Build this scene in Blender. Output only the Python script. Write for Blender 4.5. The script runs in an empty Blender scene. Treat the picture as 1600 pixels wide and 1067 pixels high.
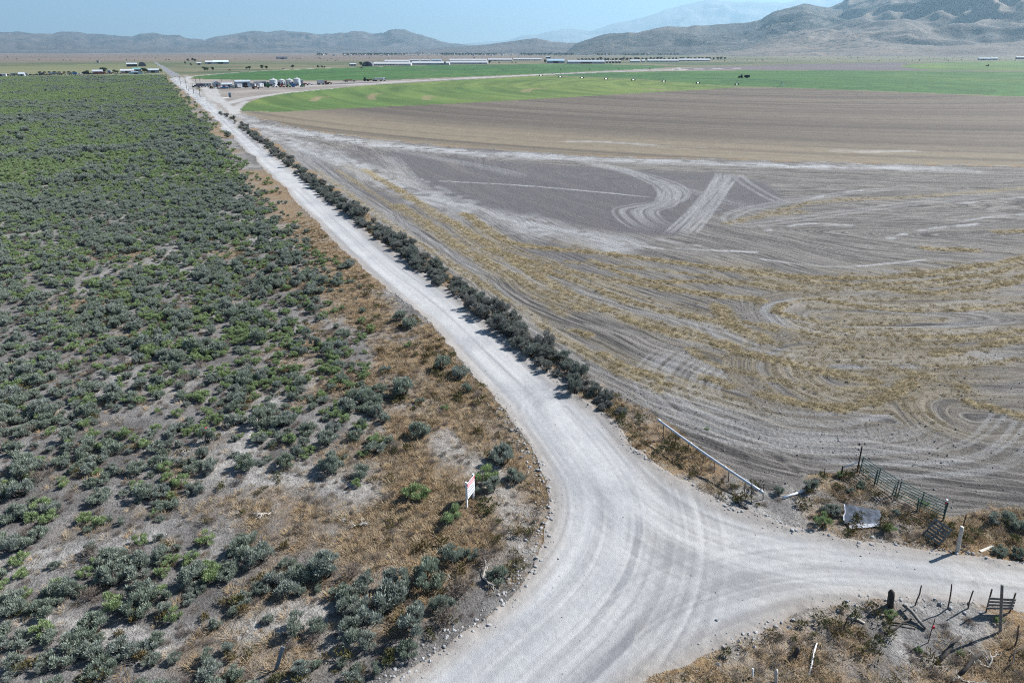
import bpy, math, random
import numpy as np
from mathutils import Vector, Matrix

SC = bpy.context.scene
COL = SC.collection
R = math.radians
np.seterr(over='ignore')

# ------------------------------------------------------------------ camera
CAM_H = 25.0
FPX = 1060.0                    # focal length in photo pixels (1600 wide)
PITCH = math.atan((533.5 - 80.0) / FPX)
cam = bpy.data.cameras.new('camera')
cam.sensor_width = 36.0
cam.lens = 36.0 * FPX / 1600.0
cam.clip_start = 0.5
cam.clip_end = 120000.0
camo = bpy.data.objects.new('camera', cam)
COL.objects.link(camo)
camo.location = (0, 0, CAM_H)
camo.rotation_euler = (math.pi / 2 - PITCH, 0, 0)
SC.camera = camo

# ------------------------------------------------------------------ sky and sun
SUN_AZ = 65.0                   # degrees clockwise from +Y
SUN_EL = 41.0
world = bpy.data.worlds.new('World')
SC.world = world
world.use_nodes = True
wn = world.node_tree.nodes
bg = wn['Background']
sky = wn.new('ShaderNodeTexSky')
sky.sky_type = 'NISHITA'
sky.sun_disc = False
sky.sun_elevation = R(SUN_EL)
sky.sun_rotation = R(SUN_AZ)
sky.altitude = 1500
sky.air_density = 1.0
sky.dust_density = 0.0
sky.ozone_density = 6.0
world.node_tree.links.new(sky.outputs[0], bg.inputs[0])
bg.inputs[1].default_value = 0.052
sl = bpy.data.lights.new('sun', 'SUN')
sl.energy = 5.0
sl.angle = R(0.53)
sl.color = (1.0, 0.975, 0.945)
so = bpy.data.objects.new('sun', sl)
COL.objects.link(so)
sdir = Vector((math.sin(R(SUN_AZ)) * math.cos(R(SUN_EL)), math.cos(R(SUN_AZ)) * math.cos(R(SUN_EL)), math.sin(R(SUN_EL))))
so.rotation_euler = (-sdir).to_track_quat('-Z', 'Y').to_euler()
so.location = sdir * 200
SC.view_settings.view_transform = 'Standard'
SC.view_settings.look = 'None'
SC.view_settings.exposure = 1.15
SC.view_settings.gamma = 1.0
SC.cycles.use_denoising = False
SC.cycles.max_bounces = 4
SC.cycles.diffuse_bounces = 1
SC.cycles.volume_bounces = 0
SC.cycles.pixel_filter_type = 'BLACKMAN_HARRIS'
SC.cycles.filter_width = 1.1
SC.cycles.transparent_max_bounces = 4

# ------------------------------------------------------------------ helpers
def G(x, y):
    """point of the flat ground seen at a photo pixel, metres"""
    u = (x - 800.0) / FPX
    v = (y - 533.5) / FPX
    dy = math.cos(PITCH) - v * math.sin(PITCH)
    dz = -math.sin(PITCH) - v * math.cos(PITCH)
    t = CAM_H / -dz
    return np.array((t * u, t * dy))

def mpp(y):
    """metres per photo pixel across at ground row y"""
    return CAM_H / (math.cos(PITCH) * (y - 80.0))

def GP(pts):
    return np.array([G(*p) for p in pts])

def spline(P, n=8):
    P = np.asarray(P, float)
    Q = np.vstack([2 * P[0] - P[1], P, 2 * P[-1] - P[-2]])
    out = []
    for i in range(1, len(Q) - 2):
        p0, p1, p2, p3 = Q[i - 1], Q[i], Q[i + 1], Q[i + 2]
        for k in range(n):
            t = k / n
            out.append(0.5 * ((2 * p1) + (p2 - p0) * t + (2 * p0 - 5 * p1 + 4 * p2 - p3) * t * t + (3 * p1 - p0 - 3 * p2 + p3) * t ** 3))
    out.append(Q[-2])
    return np.array(out)

def hash2(ix, iy, seed):
    n = ix * np.uint32(374761393) + iy * np.uint32(668265263) + np.uint32((seed * 1274126177) & 0xFFFFFFFF)
    n = (n ^ (n >> np.uint32(13))) * np.uint32(1274126177)
    n ^= n >> np.uint32(16)
    return (n & np.uint32(0xFFFF)).astype(np.float32) * np.float32(1 / 65535.0)

def vnoise(x, y, seed=0):
    x = np.asarray(x, np.float64); y = np.asarray(y, np.float64)
    x, y = np.broadcast_arrays(x, y)
    fx0 = np.floor(x); fy0 = np.floor(y)
    fx = (x - fx0).astype(np.float32); fy = (y - fy0).astype(np.float32)
    ix = fx0.astype(np.int32).view(np.uint32) if fx0.ndim else fx0.astype(np.int32).astype(np.uint32)
    iy = fy0.astype(np.int32).view(np.uint32) if fy0.ndim else fy0.astype(np.int32).astype(np.uint32)
    fx = fx * fx * (3 - 2 * fx); fy = fy * fy * (3 - 2 * fy)
    one = np.uint32(1)
    a = hash2(ix, iy, seed); b = hash2(ix + one, iy, seed)
    c = hash2(ix, iy + one, seed); d = hash2(ix + one, iy + one, seed)
    a += (b - a) * fx; c += (d - c) * fx
    return a + (c - a) * fy

def fbm(x, y, seed=0, oct=4, gain=0.5):
    s = 0; a = 1; t = 0
    x = np.asarray(x, float); y = np.asarray(y, float)
    for o in range(oct):
        s = s + a * vnoise(x * 2 ** o + 13.7 * o, y * 2 ** o - 7.1 * o, seed + o)
        t += a; a *= gain
    return s / t

def sstep(a, b, x):
    t = np.clip((x - a) / (b - a), 0, 1)
    return t * t * (3 - 2 * t)

def inside(P, poly):
    x, y = P[:, 0], P[:, 1]
    res = np.zeros(len(P), bool)
    n = len(poly)
    lo = poly.min(0); hi = poly.max(0)
    sel = np.where((x >= lo[0]) & (x <= hi[0]) & (y >= lo[1]) & (y <= hi[1]))[0]
    if len(sel) == 0: return res
    xs, ys = x[sel], y[sel]
    r = np.zeros(len(sel), bool)
    for i in range(n):
        x1, y1 = poly[i]; x2, y2 = poly[(i + 1) % n]
        if y1 == y2: continue
        c = ((y1 > ys) != (y2 > ys)) & (xs < (x2 - x1) * (ys - y1) / (y2 - y1) + x1)
        r ^= c
    res[sel] = r
    return res

def pdist(P, pts, maxd, closed=False):
    """distance, signed across, along for points within maxd of a polyline; others get maxd"""
    D = np.full(len(P), float(maxd)); A = np.full(len(P), float(maxd)); L = np.zeros(len(P))
    pts = np.asarray(pts)
    lo = pts.min(0) - maxd; hi = pts.max(0) + maxd
    cand = np.where((P[:, 0] > lo[0]) & (P[:, 0] < hi[0]) & (P[:, 1] > lo[1]) & (P[:, 1] < hi[1]))[0]
    px = P[cand, 0]; py = P[cand, 1]
    d_ = np.full(len(cand), float(maxd)); a_ = d_.copy(); l_ = np.zeros(len(cand))
    acc = 0.0
    n = len(pts)
    for i in range(n if closed else n - 1):
        a = pts[i]; b = pts[(i + 1) % n]
        d = b - a; ln = math.hypot(*d)
        if ln < 1e-6: continue
        u = d / ln
        lo = np.minimum(a, b) - maxd; hi = np.maximum(a, b) + maxd
        sel = np.where((px > lo[0]) & (px < hi[0]) & (py > lo[1]) & (py < hi[1]))[0]
        if len(sel):
            qx = px[sel] - a[0]; qy = py[sel] - a[1]
            t = np.clip(qx * u[0] + qy * u[1], 0, ln)
            cr = qx * u[1] - qy * u[0]                # positive to the right
            dist = np.hypot(qx - t * u[0], qy - t * u[1])
            m = dist < d_[sel]
            s2 = sel[m]
            d_[s2] = dist[m]; a_[s2] = np.where(cr[m] >= 0, 1, -1) * dist[m]; l_[s2] = acc + t[m]
        acc += ln
    D[cand] = d_; A[cand] = a_; L[cand] = l_
    return D, A, L

def sdf(P, poly, maxd):
    """positive inside"""
    D, _, _ = pdist(P, poly, maxd, True)
    return np.where(inside(P, poly), D, -D)

# ------------------------------------------------------------------ node helpers
class NT:
    def __init__(self, name):
        m = bpy.data.materials.new(name)
        m.use_nodes = True
        self.m = m; self.t = m.node_tree; self.n = self.t.nodes
        self.b = self.n['Principled BSDF']
        self.b.inputs['Roughness'].default_value = 0.9
        try: self.b.inputs['Specular IOR Level'].default_value = 0.2
        except Exception: pass
        self._pos = None
    def link(self, a, b): self.t.links.new(a, b)
    def pos(self):
        if self._pos is None:
            g = self.n.new('ShaderNodeNewGeometry'); self._pos = g.outputs['Position']
        return self._pos
    def obj(self):
        c = self.n.new('ShaderNodeTexCoord'); return c.outputs['Object']
    def mapped(self, scale, src=None):
        mp = self.n.new('ShaderNodeMapping'); mp.inputs['Scale'].default_value = scale
        self.link(src or self.pos(), mp.inputs['Vector']); return mp.outputs[0]
    def noise(self, scale, detail=3, rough=0.55, vec=None, dist=0.0):
        k = self.n.new('ShaderNodeTexNoise')
        k.inputs['Scale'].default_value = scale; k.inputs['Detail'].default_value = detail
        k.inputs['Roughness'].default_value = rough; k.inputs['Distortion'].default_value = dist
        self.link(vec or self.pos(), k.inputs['Vector']); return k.outputs['Fac']
    def vor(self, scale, vec=None, out='Distance'):
        k = self.n.new('ShaderNodeTexVoronoi'); k.inputs['Scale'].default_value = scale
        self.link(vec or self.pos(), k.inputs['Vector']); return k.outputs[out]
    def attr(self, name):
        a = self.n.new('ShaderNodeAttribute'); a.attribute_name = name; return a.outputs['Fac']
    def rnd(self):
        return self.n.new('ShaderNodeObjectInfo').outputs['Random']
    def ramp(self, fac, a, b):
        r = self.n.new('ShaderNodeMapRange'); r.inputs['From Min'].default_value = a; r.inputs['From Max'].default_value = b
        self.link(fac, r.inputs['Value']); return r.outputs[0]
    def math(self, op, a, b=None, c=None):
        k = self.n.new('ShaderNodeMath'); k.operation = op
        for i, v in enumerate((a, b, c)):
            if v is None: continue
            if isinstance(v, (int, float)): k.inputs[i].default_value = v
            else: self.link(v, k.inputs[i])
        return k.outputs[0]
    def mix(self, fac, a, b, mode='MIX'):
        k = self.n.new('ShaderNodeMix'); k.data_type = 'RGBA'; k.blend_type = mode
        ins = [s for s in k.inputs if s.enabled] if False else k.inputs
        f, ca, cb = k.inputs[0], k.inputs[6], k.inputs[7]
        if isinstance(fac, (int, float)): f.default_value = fac
        else: self.link(fac, f)
        for s, v in ((ca, a), (cb, b)):
            if isinstance(v, tuple): s.default_value = (v[0], v[1], v[2], 1)
            else: self.link(v, s)
        return k.outputs[2]
    def color(self, c):
        if isinstance(c, tuple): self.b.inputs['Base Color'].default_value = (c[0], c[1], c[2], 1)
        else: self.link(c, self.b.inputs['Base Color'])
    def bump(self, h, dist, strength=1.0):
        k = self.n.new('ShaderNodeBump'); k.inputs['Distance'].default_value = dist; k.inputs['Strength'].default_value = strength
        self.link(h, k.inputs['Height']); self.link(k.outputs[0], self.b.inputs['Normal'])
        return k

def plain(name, col, rough=0.7, metal=0.0, var=0.15, scale=6.0, space='obj'):
    """painted / weathered surface with slight blotches"""
    k = NT(name)
    v = k.obj() if space == 'obj' else None
    n = k.noise(scale, 4, 0.6, v)
    d = tuple(c * (1 - var * 1.6) for c in col); l = tuple(min(1, c * (1 + var)) for c in col)
    k.color(k.mix(k.ramp(n, 0.3, 0.7), d, l))
    k.b.inputs['Roughness'].default_value = rough
    k.b.inputs['Metallic'].default_value = metal
    return k.m

# ------------------------------------------------------------------ object helpers
def tag(o, label=None, cat=None, group=None, kind=None):
    if label: o['label'] = label
    if cat: o['category'] = cat
    if group: o['group'] = group
    if kind: o['kind'] = kind
    return o

def mesh_from(name, V, F, mats=(), smooth=False):
    me = bpy.data.meshes.new(name)
    me.from_pydata([tuple(v) for v in V], [], [tuple(f) for f in F])
    for m in mats: me.materials.append(m)
    if smooth:
        me.polygons.foreach_set('use_smooth', [True] * len(me.polygons))
    me.update()
    return me

def link(name, me, parent=None, loc=None, rot=None):
    o = bpy.data.objects.new(name, me)
    COL.objects.link(o)
    if parent is not None: o.parent = parent
    if loc is not None: o.location = loc
    if rot is not None: o.rotation_euler = rot
    return o

def empty(name, loc=(0, 0, 0), rz=0.0):
    o = bpy.data.objects.new(name, None); COL.objects.link(o)
    o.location = loc; o.rotation_euler = (0, 0, rz); o.empty_display_size = 0.3
    return o

class MB:
    def __init__(self): self.V = []; self.F = []
    def add(self, V, F):
        n = len(self.V); self.V += [tuple(v) for v in V]; self.F += [tuple(i + n for i in f) for f in F]; return self
    def box(self, c, s, rot=None):
        x, y, z = s[0] / 2, s[1] / 2, s[2] / 2
        V = [Vector(p) for p in ((-x, -y, -z), (x, -y, -z), (x, y, -z), (-x, y, -z), (-x, -y, z), (x, -y, z), (x, y, z), (-x, y, z))]
        if rot is not None: V = [rot @ v for v in V]
        V = [v + Vector(c) for v in V]
        return self.add(V, [(0, 3, 2, 1), (4, 5, 6, 7), (0, 1, 5, 4), (1, 2, 6, 5), (2, 3, 7, 6), (3, 0, 4, 7)])
    def tube(self, pts, rads, n=6, cap=True):
        pts = [Vector(p) for p in pts]
        if isinstance(rads, (int, float)): rads = [rads] * len(pts)
        V = []; F = []
        for i, p in enumerate(pts):
            d = (pts[min(i + 1, len(pts) - 1)] - pts[max(i - 1, 0)]).normalized()
            a = d.orthogonal().normalized() if abs(d.z) < 0.9 else Vector((1, 0, 0)).cross(d).normalized()
            if abs(d.z) < 0.9: a = d.cross(Vector((0, 0, 1))).normalized()
            b = d.cross(a)
            for k in range(n):
                t = 2 * math.pi * k / n
                V.append(p + (a * math.cos(t) + b * math.sin(t)) * rads[i])
        for i in range(len(pts) - 1):
            for k in range(n):
                k2 = (k + 1) % n
                F.append((i * n + k, i * n + k2, (i + 1) * n + k2, (i + 1) * n + k))
        if cap:
            F.append(tuple(range(n - 1, -1, -1))); F.append(tuple((len(pts) - 1) * n + k for k in range(n)))
        return self.add(V, F)
    def prism(self, prof, x0, x1):
        """profile in (y,z) extruded along x"""
        n = len(prof)
        V = [(x0, y, z) for y, z in prof] + [(x1, y, z) for y, z in prof]
        F = [tuple(range(n)), tuple(range(2 * n - 1, n - 1, -1))]
        F += [(i, n + i, n + (i + 1) % n, (i + 1) % n) for i in range(n)]
        return self.add(V, F)
    def mesh(self, name, *mats, smooth=False): return mesh_from(name, self.V, self.F, mats, smooth)
    def build(self, name, mat, parent=None, smooth=False, loc=None, rot=None):
        return link(name, self.mesh(name, mat, smooth=smooth), parent, loc, rot)

def copy_tree(o, parent=None):
    c = o.copy(); COL.objects.link(c); c.parent = parent
    for ch in list(o.children): copy_tree(ch, c)
    return c

# ------------------------------------------------------------------ plan of the place (ground outlines, metres)
RD = np.array((-0.449, 0.893)); RN = np.array((0.893, 0.449))     # along the road (away), across it (right)
road_left = [(263, 124), (300, 155), (345, 199), (400, 254), (480, 334), (577, 429), (669, 506), (750, 598), (800, 655), (832, 710), (851, 765), (853, 820), (836, 880), (790, 940), (720, 997), (610, 1072), (520, 1140)]
lane_low = [(900, 1140), (1000, 1072), (1080, 1037), (1150, 1007), (1220, 970), (1300, 949), (1400, 940), (1500, 947), (1600, 960), (1850, 995)]
lane_up = [(1850, 912), (1600, 882), (1500, 870), (1400, 854), (1280, 834), (1170, 802), (1100, 770), (1030, 729), (985, 692), (955, 655)]
road_right = [(880, 600), (775, 513), (690, 445), (590, 374), (500, 302), (420, 236), (360, 185), (312, 144), (279, 119)]
ROAD = np.vstack([spline(GP(road_left), 4), spline(GP(lane_low), 4), spline(GP(lane_up), 4), spline(GP(road_right), 4)])
LANE_CUT = GP([(990, 690), (1010, 900), (960, 1140), (1900, 1140), (1900, 700)])
FAR_ROAD = GP([(267, 121.5), (250, 107), (238.5, 97.5), (241.5, 97.5), (258, 106), (280, 118)])
BRUSH = np.vstack([GP([(520, 1300), (-1500, 1300), (-900, 128), (0, 121), (130, 118), (257, 116), (263, 124)]), GP(road_left)[1:]])
hedge_line = spline(GP([(345, 178), (366, 190), (432, 240), (510, 302), (600, 370), (702, 444), (790, 512), (890, 592), (985, 655)]), 6)
TILLED = GP([(366, 180), (400, 204), (450, 240), (560, 325), (700, 425), (830, 520), (960, 612), (1030, 653), (1110, 712), (1197, 768), (1260, 742), (1340, 738), (1480, 808), (1600, 792), (2600, 830), (3400, 300), (1600, 262), (1200, 253), (900, 244), (700, 230), (500, 208), (430, 193), (385, 180)])
CEN = G(1220, 134)
FALLOW = np.vstack([spline(GP([(378, 175), (430, 191), (500, 206), (700, 228), (900, 242), (1200, 251), (1600, 260), (3400, 290)]), 4), GP([(3400, 200), (1600, 153), (1220, 138.5), (1145, 138), (1000, 146), (900, 152), (700, 163), (500, 172), (430, 176)])])
GREEN_W = np.vstack([spline(GP([(378, 174), (376, 169), (390, 160), (430, 149), (500, 141), (600, 132.5), (720, 126), (845, 119)]), 4), GP([(1000, 125.5), (1100, 132), (1145, 136.5), (1145, 138), (1000, 146), (900, 152), (700, 163), (500, 172), (430, 176)])])
GREEN_E = GP([(850, 118), (940, 114.5), (1050, 112), (1160, 111), (1350, 111.5), (1600, 113.5), (3400, 128), (3400, 200), (1600, 152), (1400, 144), (1250, 138), (1150, 136), (1000, 124.5)])
GREEN_N = np.vstack([spline(GP([(298, 122), (310, 119.5), (350, 116), (420, 111.5), (560, 106), (700, 102.5), (860, 101.3), (980, 102), (1030, 104), (1038, 106), (1020, 108)]), 4), GP([(850, 115.5), (720, 121), (620, 124), (500, 126), (400, 125.6), (320, 124.6)])])
GREEN_F = GP([(1405, 104.5), (1430, 101), (1480, 98.5), (1600, 96), (3000, 90), (3000, 122), (1600, 111.5), (1450, 110), (1415, 107)])
PLOW = GP([(1045, 110), (1100, 105), (1240, 101.5), (1340, 99.5), (1420, 98.5), (1405, 103), (1415, 107), (1450, 110), (1600, 112), (1350, 110.6), (1160, 110)])
YARD = GP([(296, 124), (400, 126.5), (500, 128), (620, 125.5), (850, 116.5), (940, 111.5), (1040, 107), (1160, 105), (1160, 110.5), (1050, 111.5), (940, 114), (850, 118), (720, 125.5), (600, 132), (500, 140.5), (430, 148.5), (390, 159.5), (376, 168), (376, 178), (362, 180), (330, 152), (310, 138), (284, 118), (292, 118)])
PASTURE = GP([(-900, 118), (-900, 106), (0, 104.5), (120, 101.5), (238, 99.5), (262, 113), (258, 115.5), (130, 117), (0, 119.5)])

# ---- the tessellation: fine in front of the drone, coarse behind
th = np.concatenate([np.arange(-50, 50.001, 0.105), np.arange(54, 308, 4.0)])
th = np.radians(th)
rows = np.concatenate([np.arange(82.0, 200.0, 0.75), np.arange(200.0, 480.0, 0.95), np.arange(480.0, 1130.0, 1.6)])
rr = np.array([G(800, v)[1] for v in rows])
rr = np.concatenate([[39000, 30000, 23000, 17500], rr, [17, 12, 6, 0.4]])
rr = np.sort(rr)[::-1]
TT, RR = np.meshgrid(th, rr)
nx, ny = len(th), len(rr)
P = np.stack([(RR * np.sin(TT)).ravel(), (RR * np.cos(TT)).ravel()], 1)
NV = len(P)
RAD = RR.ravel()
X, Y = P[:, 0], P[:, 1]
# ragged edges: outlines are looked up at slightly warped positions
near = np.clip(60 / np.maximum(RAD, 1), 0, 1)
warp = (0.55 * (fbm(X * 0.7, Y * 0.7, 3, 3) - 0.5) + 1.6 * (fbm(X * 0.09, Y * 0.09, 5, 3) - 0.5) * np.clip(RAD / 120, 0.25, 2)) * 1.0
PW = P + np.stack([warp, warp * 0.6 + 0.5 * (fbm(X * 0.8, Y * 0.8, 9, 2) - 0.5)], 1)
d_road = sdf(PW, ROAD, 14.0)
in_far = inside(P, FAR_ROAD)
in_lane = inside(P, LANE_CUT)
in_brush = inside(PW, BRUSH)
d_till = sdf(PW, TILLED, 12.0)
in_fallow = inside(PW, FALLOW)
in_gw = inside(PW, GREEN_W); in_ge = inside(PW, GREEN_E); in_gn = inside(PW, GREEN_N); in_gf = inside(PW, GREEN_F)
in_plow = inside(PW, PLOW); in_yard = inside(PW, YARD); in_past = inside(PW, PASTURE)
REG = np.zeros(NV, np.int8)
def setr(m, k): REG[m] = k
VERGE_MASK = (RAD < 420) & (~in_brush)
setr(VERGE_MASK, 4)
setr(in_past, 10); setr(in_brush, 3)
setr(in_yard, 8); setr(in_plow, 9); setr(in_gf, 14); setr(in_gn, 13); setr(in_ge, 12); setr(in_gw, 11)
setr(in_fallow, 6); setr(d_till > 0, 5)
setr(in_far, 1); setr(d_road > 0, 1); setr((d_road > 0) & in_lane, 2)

m1 = np.zeros(NV); m2 = np.zeros(NV); m3 = np.zeros(NV); m4 = np.zeros(NV); Z = np.zeros(NV)

# ---- flow coordinate in the harvested field: passes run along the road, round the corner, then across
q = P @ RN
sl_ = q - float(G(702, 432) @ RN)
sb_ = Y - 34.0 + 0.10 * (X - 20)
st_ = np.hypot(X - CEN[0], Y - CEN[1]) - 405.0
wx = 7.0 * (fbm(X * 0.035, Y * 0.035, 21, 2) - 0.5) + 2.2 * (fbm(X * 0.11, Y * 0.11, 22, 2) - 0.5)
kk = 9.0
S = -kk * np.log(np.exp(-np.clip(sl_, -80, 400) / kk) + np.exp(-np.clip(sb_, -80, 400) / kk) + np.exp(-np.clip(st_, -80, 400) / kk) + 1e-12) + wx
def swirl(px, ax, rad, stretch):
    """a turning loop, long in +x"""
    global S
    c = G(*px)
    dx = np.maximum(X - c[0], 0) * 0.12 + np.minimum(X - c[0], 0)
    d = np.hypot(dx, (Y - c[1]) * ax) + 1.2 * (fbm(X * 0.2, Y * 0.2, 31, 2) - 0.5)
    w = 1 - sstep(rad * 0.8, rad * 1.15, d)
    S = S * (1 - w) + (d + 40) * w
swirl((1330, 590), 1.0, 9.0, 1)
swirl((1290, 497), 1.0, 7.5, 1)
swirl((1520, 650), 1.0, 6.0, 1)
swirl((1200, 320), 0.8, 16.0, 1)

# ---- straw left in rows
STRAW = GP([(440, 232), (560, 262), (640, 300), (760, 352), (900, 378), (1060, 404), (1300, 425), (1600, 385), (2200, 420), (2200, 660), (1500, 690), (1250, 660), (1040, 640), (980, 600), (840, 505), (690, 410), (560, 318)])
d_str = sdf(P, STRAW, 12.0)
band = vnoise(S * 0.50, (X + Y) * 0.02, 41) * 0.5 + vnoise(S * 1.35, (X - Y) * 0.04, 42) * 0.5
patch = fbm(X * 0.06, Y * 0.06, 43, 3)
straw = sstep(0.54, 0.70, band * 0.74 + patch * 0.36 + 0.05 * np.clip(d_str / 12, -1, 1)) * sstep(-4, 5, d_str + 4 * (patch - 0.5))
straw *= 0.42
till = REG == 5

def draw(pts, half, amt, seed=0, soft=0.35, smooth=5, brk=0.5):
    """a worn line on the ground along a path; returns its weight"""
    C = spline(GP(pts), smooth)
    mx = half * 3 + 1.5
    D, A, L = pdist(P, C, mx)
    k = np.where(D < mx)[0]
    x, y, d, a, l = X[k], Y[k], D[k], A[k], L[k]
    f = 0.9 / max(half, .3)
    h0 = half; half = np.maximum(half, 1.3e-5 * RAD[k] ** 2); amt = amt * (h0 / half) ** 0.35
    w = 1 - sstep(half * (1 - soft), half * (1 + soft) + RAD[k] * 0.0006, d + half * 0.9 * (vnoise(x * f, y * f, seed) - 0.5))
    if brk: w = w * (1 - brk + brk * sstep(0.3, 0.6, fbm(l * 0.12 + 5 * seed, a * 0.8, seed + 7, 3)))
    out = np.zeros(NV); out[k] = w * amt
    return out, A, L

# rows of straw as they lie: (path, half width, amount)
def cr(*p): return [(500 + a / 1.4545, 203 + b / 1.4545) for a, b in p]
for i_, (pts, hw, am) in enumerate([
    (cr((0, 98), (180, 228), (330, 325), (480, 425), (620, 515), (780, 592)), 0.7, 0.55), (cr((40, 92), (160, 170), (300, 262), (430, 345), (560, 420)), 0.6, 0.45),
    (cr((100, 90), (200, 150), (330, 230), (430, 290), (560, 370), (700, 430), (830, 470)), 0.9, 0.85), (cr((180, 170), (260, 225), (360, 290), (470, 350), (600, 410)), 1.0, 0.7),
    (cr((330, 190), (420, 250), (520, 270), (640, 280), (800, 300), (950, 320), (1100, 335), (1300, 335), (1500, 310), (1640, 285)), 0.8, 1.0), (cr((380, 270), (480, 300), (600, 330), (720, 350), (850, 370), (1000, 388)), 0.8, 0.95),
    (cr((480, 310), (600, 350), (700, 390), (820, 420), (920, 440), (1000, 470)), 0.7, 0.9), (cr((620, 300), (700, 330), (760, 345), (900, 345), (1080, 362)), 0.7, 0.8),
    (cr((1050, 400), (1120, 385), (1250, 405), (1400, 410), (1620, 395)), 0.5, 1.0), (cr((1050, 400), (1040, 415), (1100, 430), (1200, 455), (1350, 470), (1500, 470), (1620, 452)), 0.55, 1.0),
    (cr((905, 400), (930, 440), (1010, 478)), 0.9, 1.0), (cr((820, 455), (880, 478), (940, 492)), 0.9, 1.0), (cr((960, 508), (1060, 530), (1150, 550), (1250, 568)), 0.7, 1.0), (cr((1260, 540), (1380, 560), (1460, 585)), 0.6, 0.95),
    (cr((1010, 602), (1100, 622), (1200, 632), (1300, 602), (1345, 572)), 0.6, 1.0), (cr((870, 560), (930, 580)), 0.6, 0.9), (cr((640, 512), (700, 540), (760, 562)), 0.6, 1.0), (cr((575, 455), (612, 466)), 0.5, 0.9), (cr((775, 575), (800, 582)), 0.45, 1.0),
    (cr((1400, 512), (1500, 492), (1630, 468)), 0.6, 0.95), (cr((1480, 620), (1600, 652)), 0.5, 0.95), (cr((1150, 490), (1205, 496)), 0.6, 1.0), (cr((1180, 350), (1350, 370), (1500, 360), (1620, 330)), 0.7, 0.95), (cr((1100, 345), (1250, 352), (1450, 338), (1620, 305)), 0.6, 0.9),
    (cr((1020, 190), (1150, 162), (1350, 152), (1620, 132)), 1.1, 0.5), (cr((1380, 270), (1480, 273)), 0.9, 0.9), (cr((1540, 232), (1620, 230)), 0.9, 0.9), (cr((930, 212), (1000, 196), (1100, 187)), 0.9, 0.6), (cr((1010, 440), (1150, 470), (1300, 490), (1480, 478)), 0.35, 0.7), (cr((1120, 445), (1300, 440), (1420, 432)), 0.3, 0.6),
    (cr((700, 395), (850, 425), (980, 440), (1030, 455)), 0.45, 0.7), (cr((560, 300), (760, 318), (1000, 348), (1250, 362), (1500, 345)), 0.45, 0.7), (cr((840, 500), (900, 535), (1000, 560), (1120, 585), (1280, 590)), 0.4, 0.7), (cr((1300, 520), (1440, 540), (1600, 520)), 0.4, 0.6)]):
    w, _, _ = draw(pts, hw, am, 600 + i_, soft=0.75, brk=0.15)
    straw = np.maximum(straw, w * (0.6 + 0.7 * sstep(0.25, 0.6, fbm(X * 0.7, Y * 0.7, 700, 3))))
pale = np.zeros(NV); lug = np.zeros(NV)
def rut(pts, gauge=0.95, width=0.30, amt=0.75, passes=1, spread=0.6, seed=0, lugs=True):
    gauge *= 0.72; width *= 0.5; spread *= 0.7; amt *= 0.72; passes += 2
    C = spline(GP(pts), 8)
    mx = gauge + spread * passes + 2.5
    D, A, L = pdist(P, C, mx)
    k = np.where(D < mx - 0.3)[0]
    a, l = A[k], L[k]
    tl = float(np.hypot(*np.diff(C, axis=0).T).sum()); fade = sstep(0, 0.12 * tl, l) * sstep(0, 0.12 * tl, tl - l)
    rnd = random.Random(seed)
    for j in range(passes):
        off = rnd.uniform(-spread, spread) * (j > 0)
        mean = off + 0.35 * np.sin(l * 0.08 + j)
        for sgn in (-1, 1):
            dd = np.abs(a - mean - sgn * gauge)
            w = 1 - sstep(width * 0.5, width * 1.1 + RAD[k] * 0.0008, dd)
            pale[k] = np.maximum(pale[k], w * amt * fade * (0.25 + 1.1 * fbm(l * 0.22 + 9 * j, a * 2, seed + j, 2)))
            if lugs: lug[k] = np.maximum(lug[k], w * (0.5 + 0.5 * np.sin(l * 2 * math.pi / 0.42 + sgn * a * 6)))
# S-bend, Y-fork and headland tracks seen in the upper field
rut([(690, 236), (860, 246), (960, 262), (1020, 282), (1045, 298), (1040, 318), (1010, 330), (1030, 350), (1070, 362)], 1.3, 0.5, 0.8, 3, 1.8, 1)
rut([(900, 250), (980, 268), (1050, 290), (1055, 312), (1000, 322), (975, 330), (1000, 352), (1040, 365)], 1.3, 0.45, 0.7, 2, 1.4, 2)
rut([(1138, 270), (1125, 285), (1110, 310), (1085, 340), (1050, 372)], 1.6, 0.6, 0.85, 4, 2.0, 3)
rut([(1128, 268), (1120, 290), (1095, 318), (1070, 350)], 1.3, 0.5, 0.7, 2, 1.6, 4)
rut([(1150, 270), (1175, 290), (1215, 312), (1260, 322)], 1.3, 0.5, 0.6, 2, 1.3, 5)
rut([(600, 240), (620, 262), (650, 290), (700, 318), (800, 345), (930, 372)], 1.3, 0.5, 0.55, 3, 2.2, 6)
rut([(560, 220), (640, 240), (760, 262), (830, 280)], 1.3, 0.5, 0.5, 2, 2.0, 7)
rut([(1030, 290), (1090, 300), (1150, 318), (1220, 328)], 1.2, 0.4, 0.5, 1, 1.0, 8)
rut([(430, 222), (520, 290), (640, 385), (780, 488), (900, 575), (985, 640)], 1.0, 0.35, 0.65, 3, 1.2, 9)
rut([(455, 226), (560, 306), (700, 402), (830, 500), (940, 585), (1010, 622), (1045, 650), (1090, 690), (1150, 715)], 1.0, 0.32, 0.65, 2, 1.0, 10)
rut([(1075, 540), (1032, 575), (1028, 605), (1055, 638), (1120, 668), (1230, 690), (1400, 690), (1480, 662)], 1.0, 0.30, 0.75, 4, 1.5, 11)
rut([(1120, 560), (1085, 590), (1090, 625), (1160, 650), (1300, 668), (1420, 650)], 1.0, 0.3, 0.75, 4, 1.5, 12)
rut([(1100, 490), (1105, 515), (1150, 540), (1260, 560), (1450, 566), (1600, 545)], 1.0, 0.3, 0.75, 4, 1.5, 13)
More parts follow.
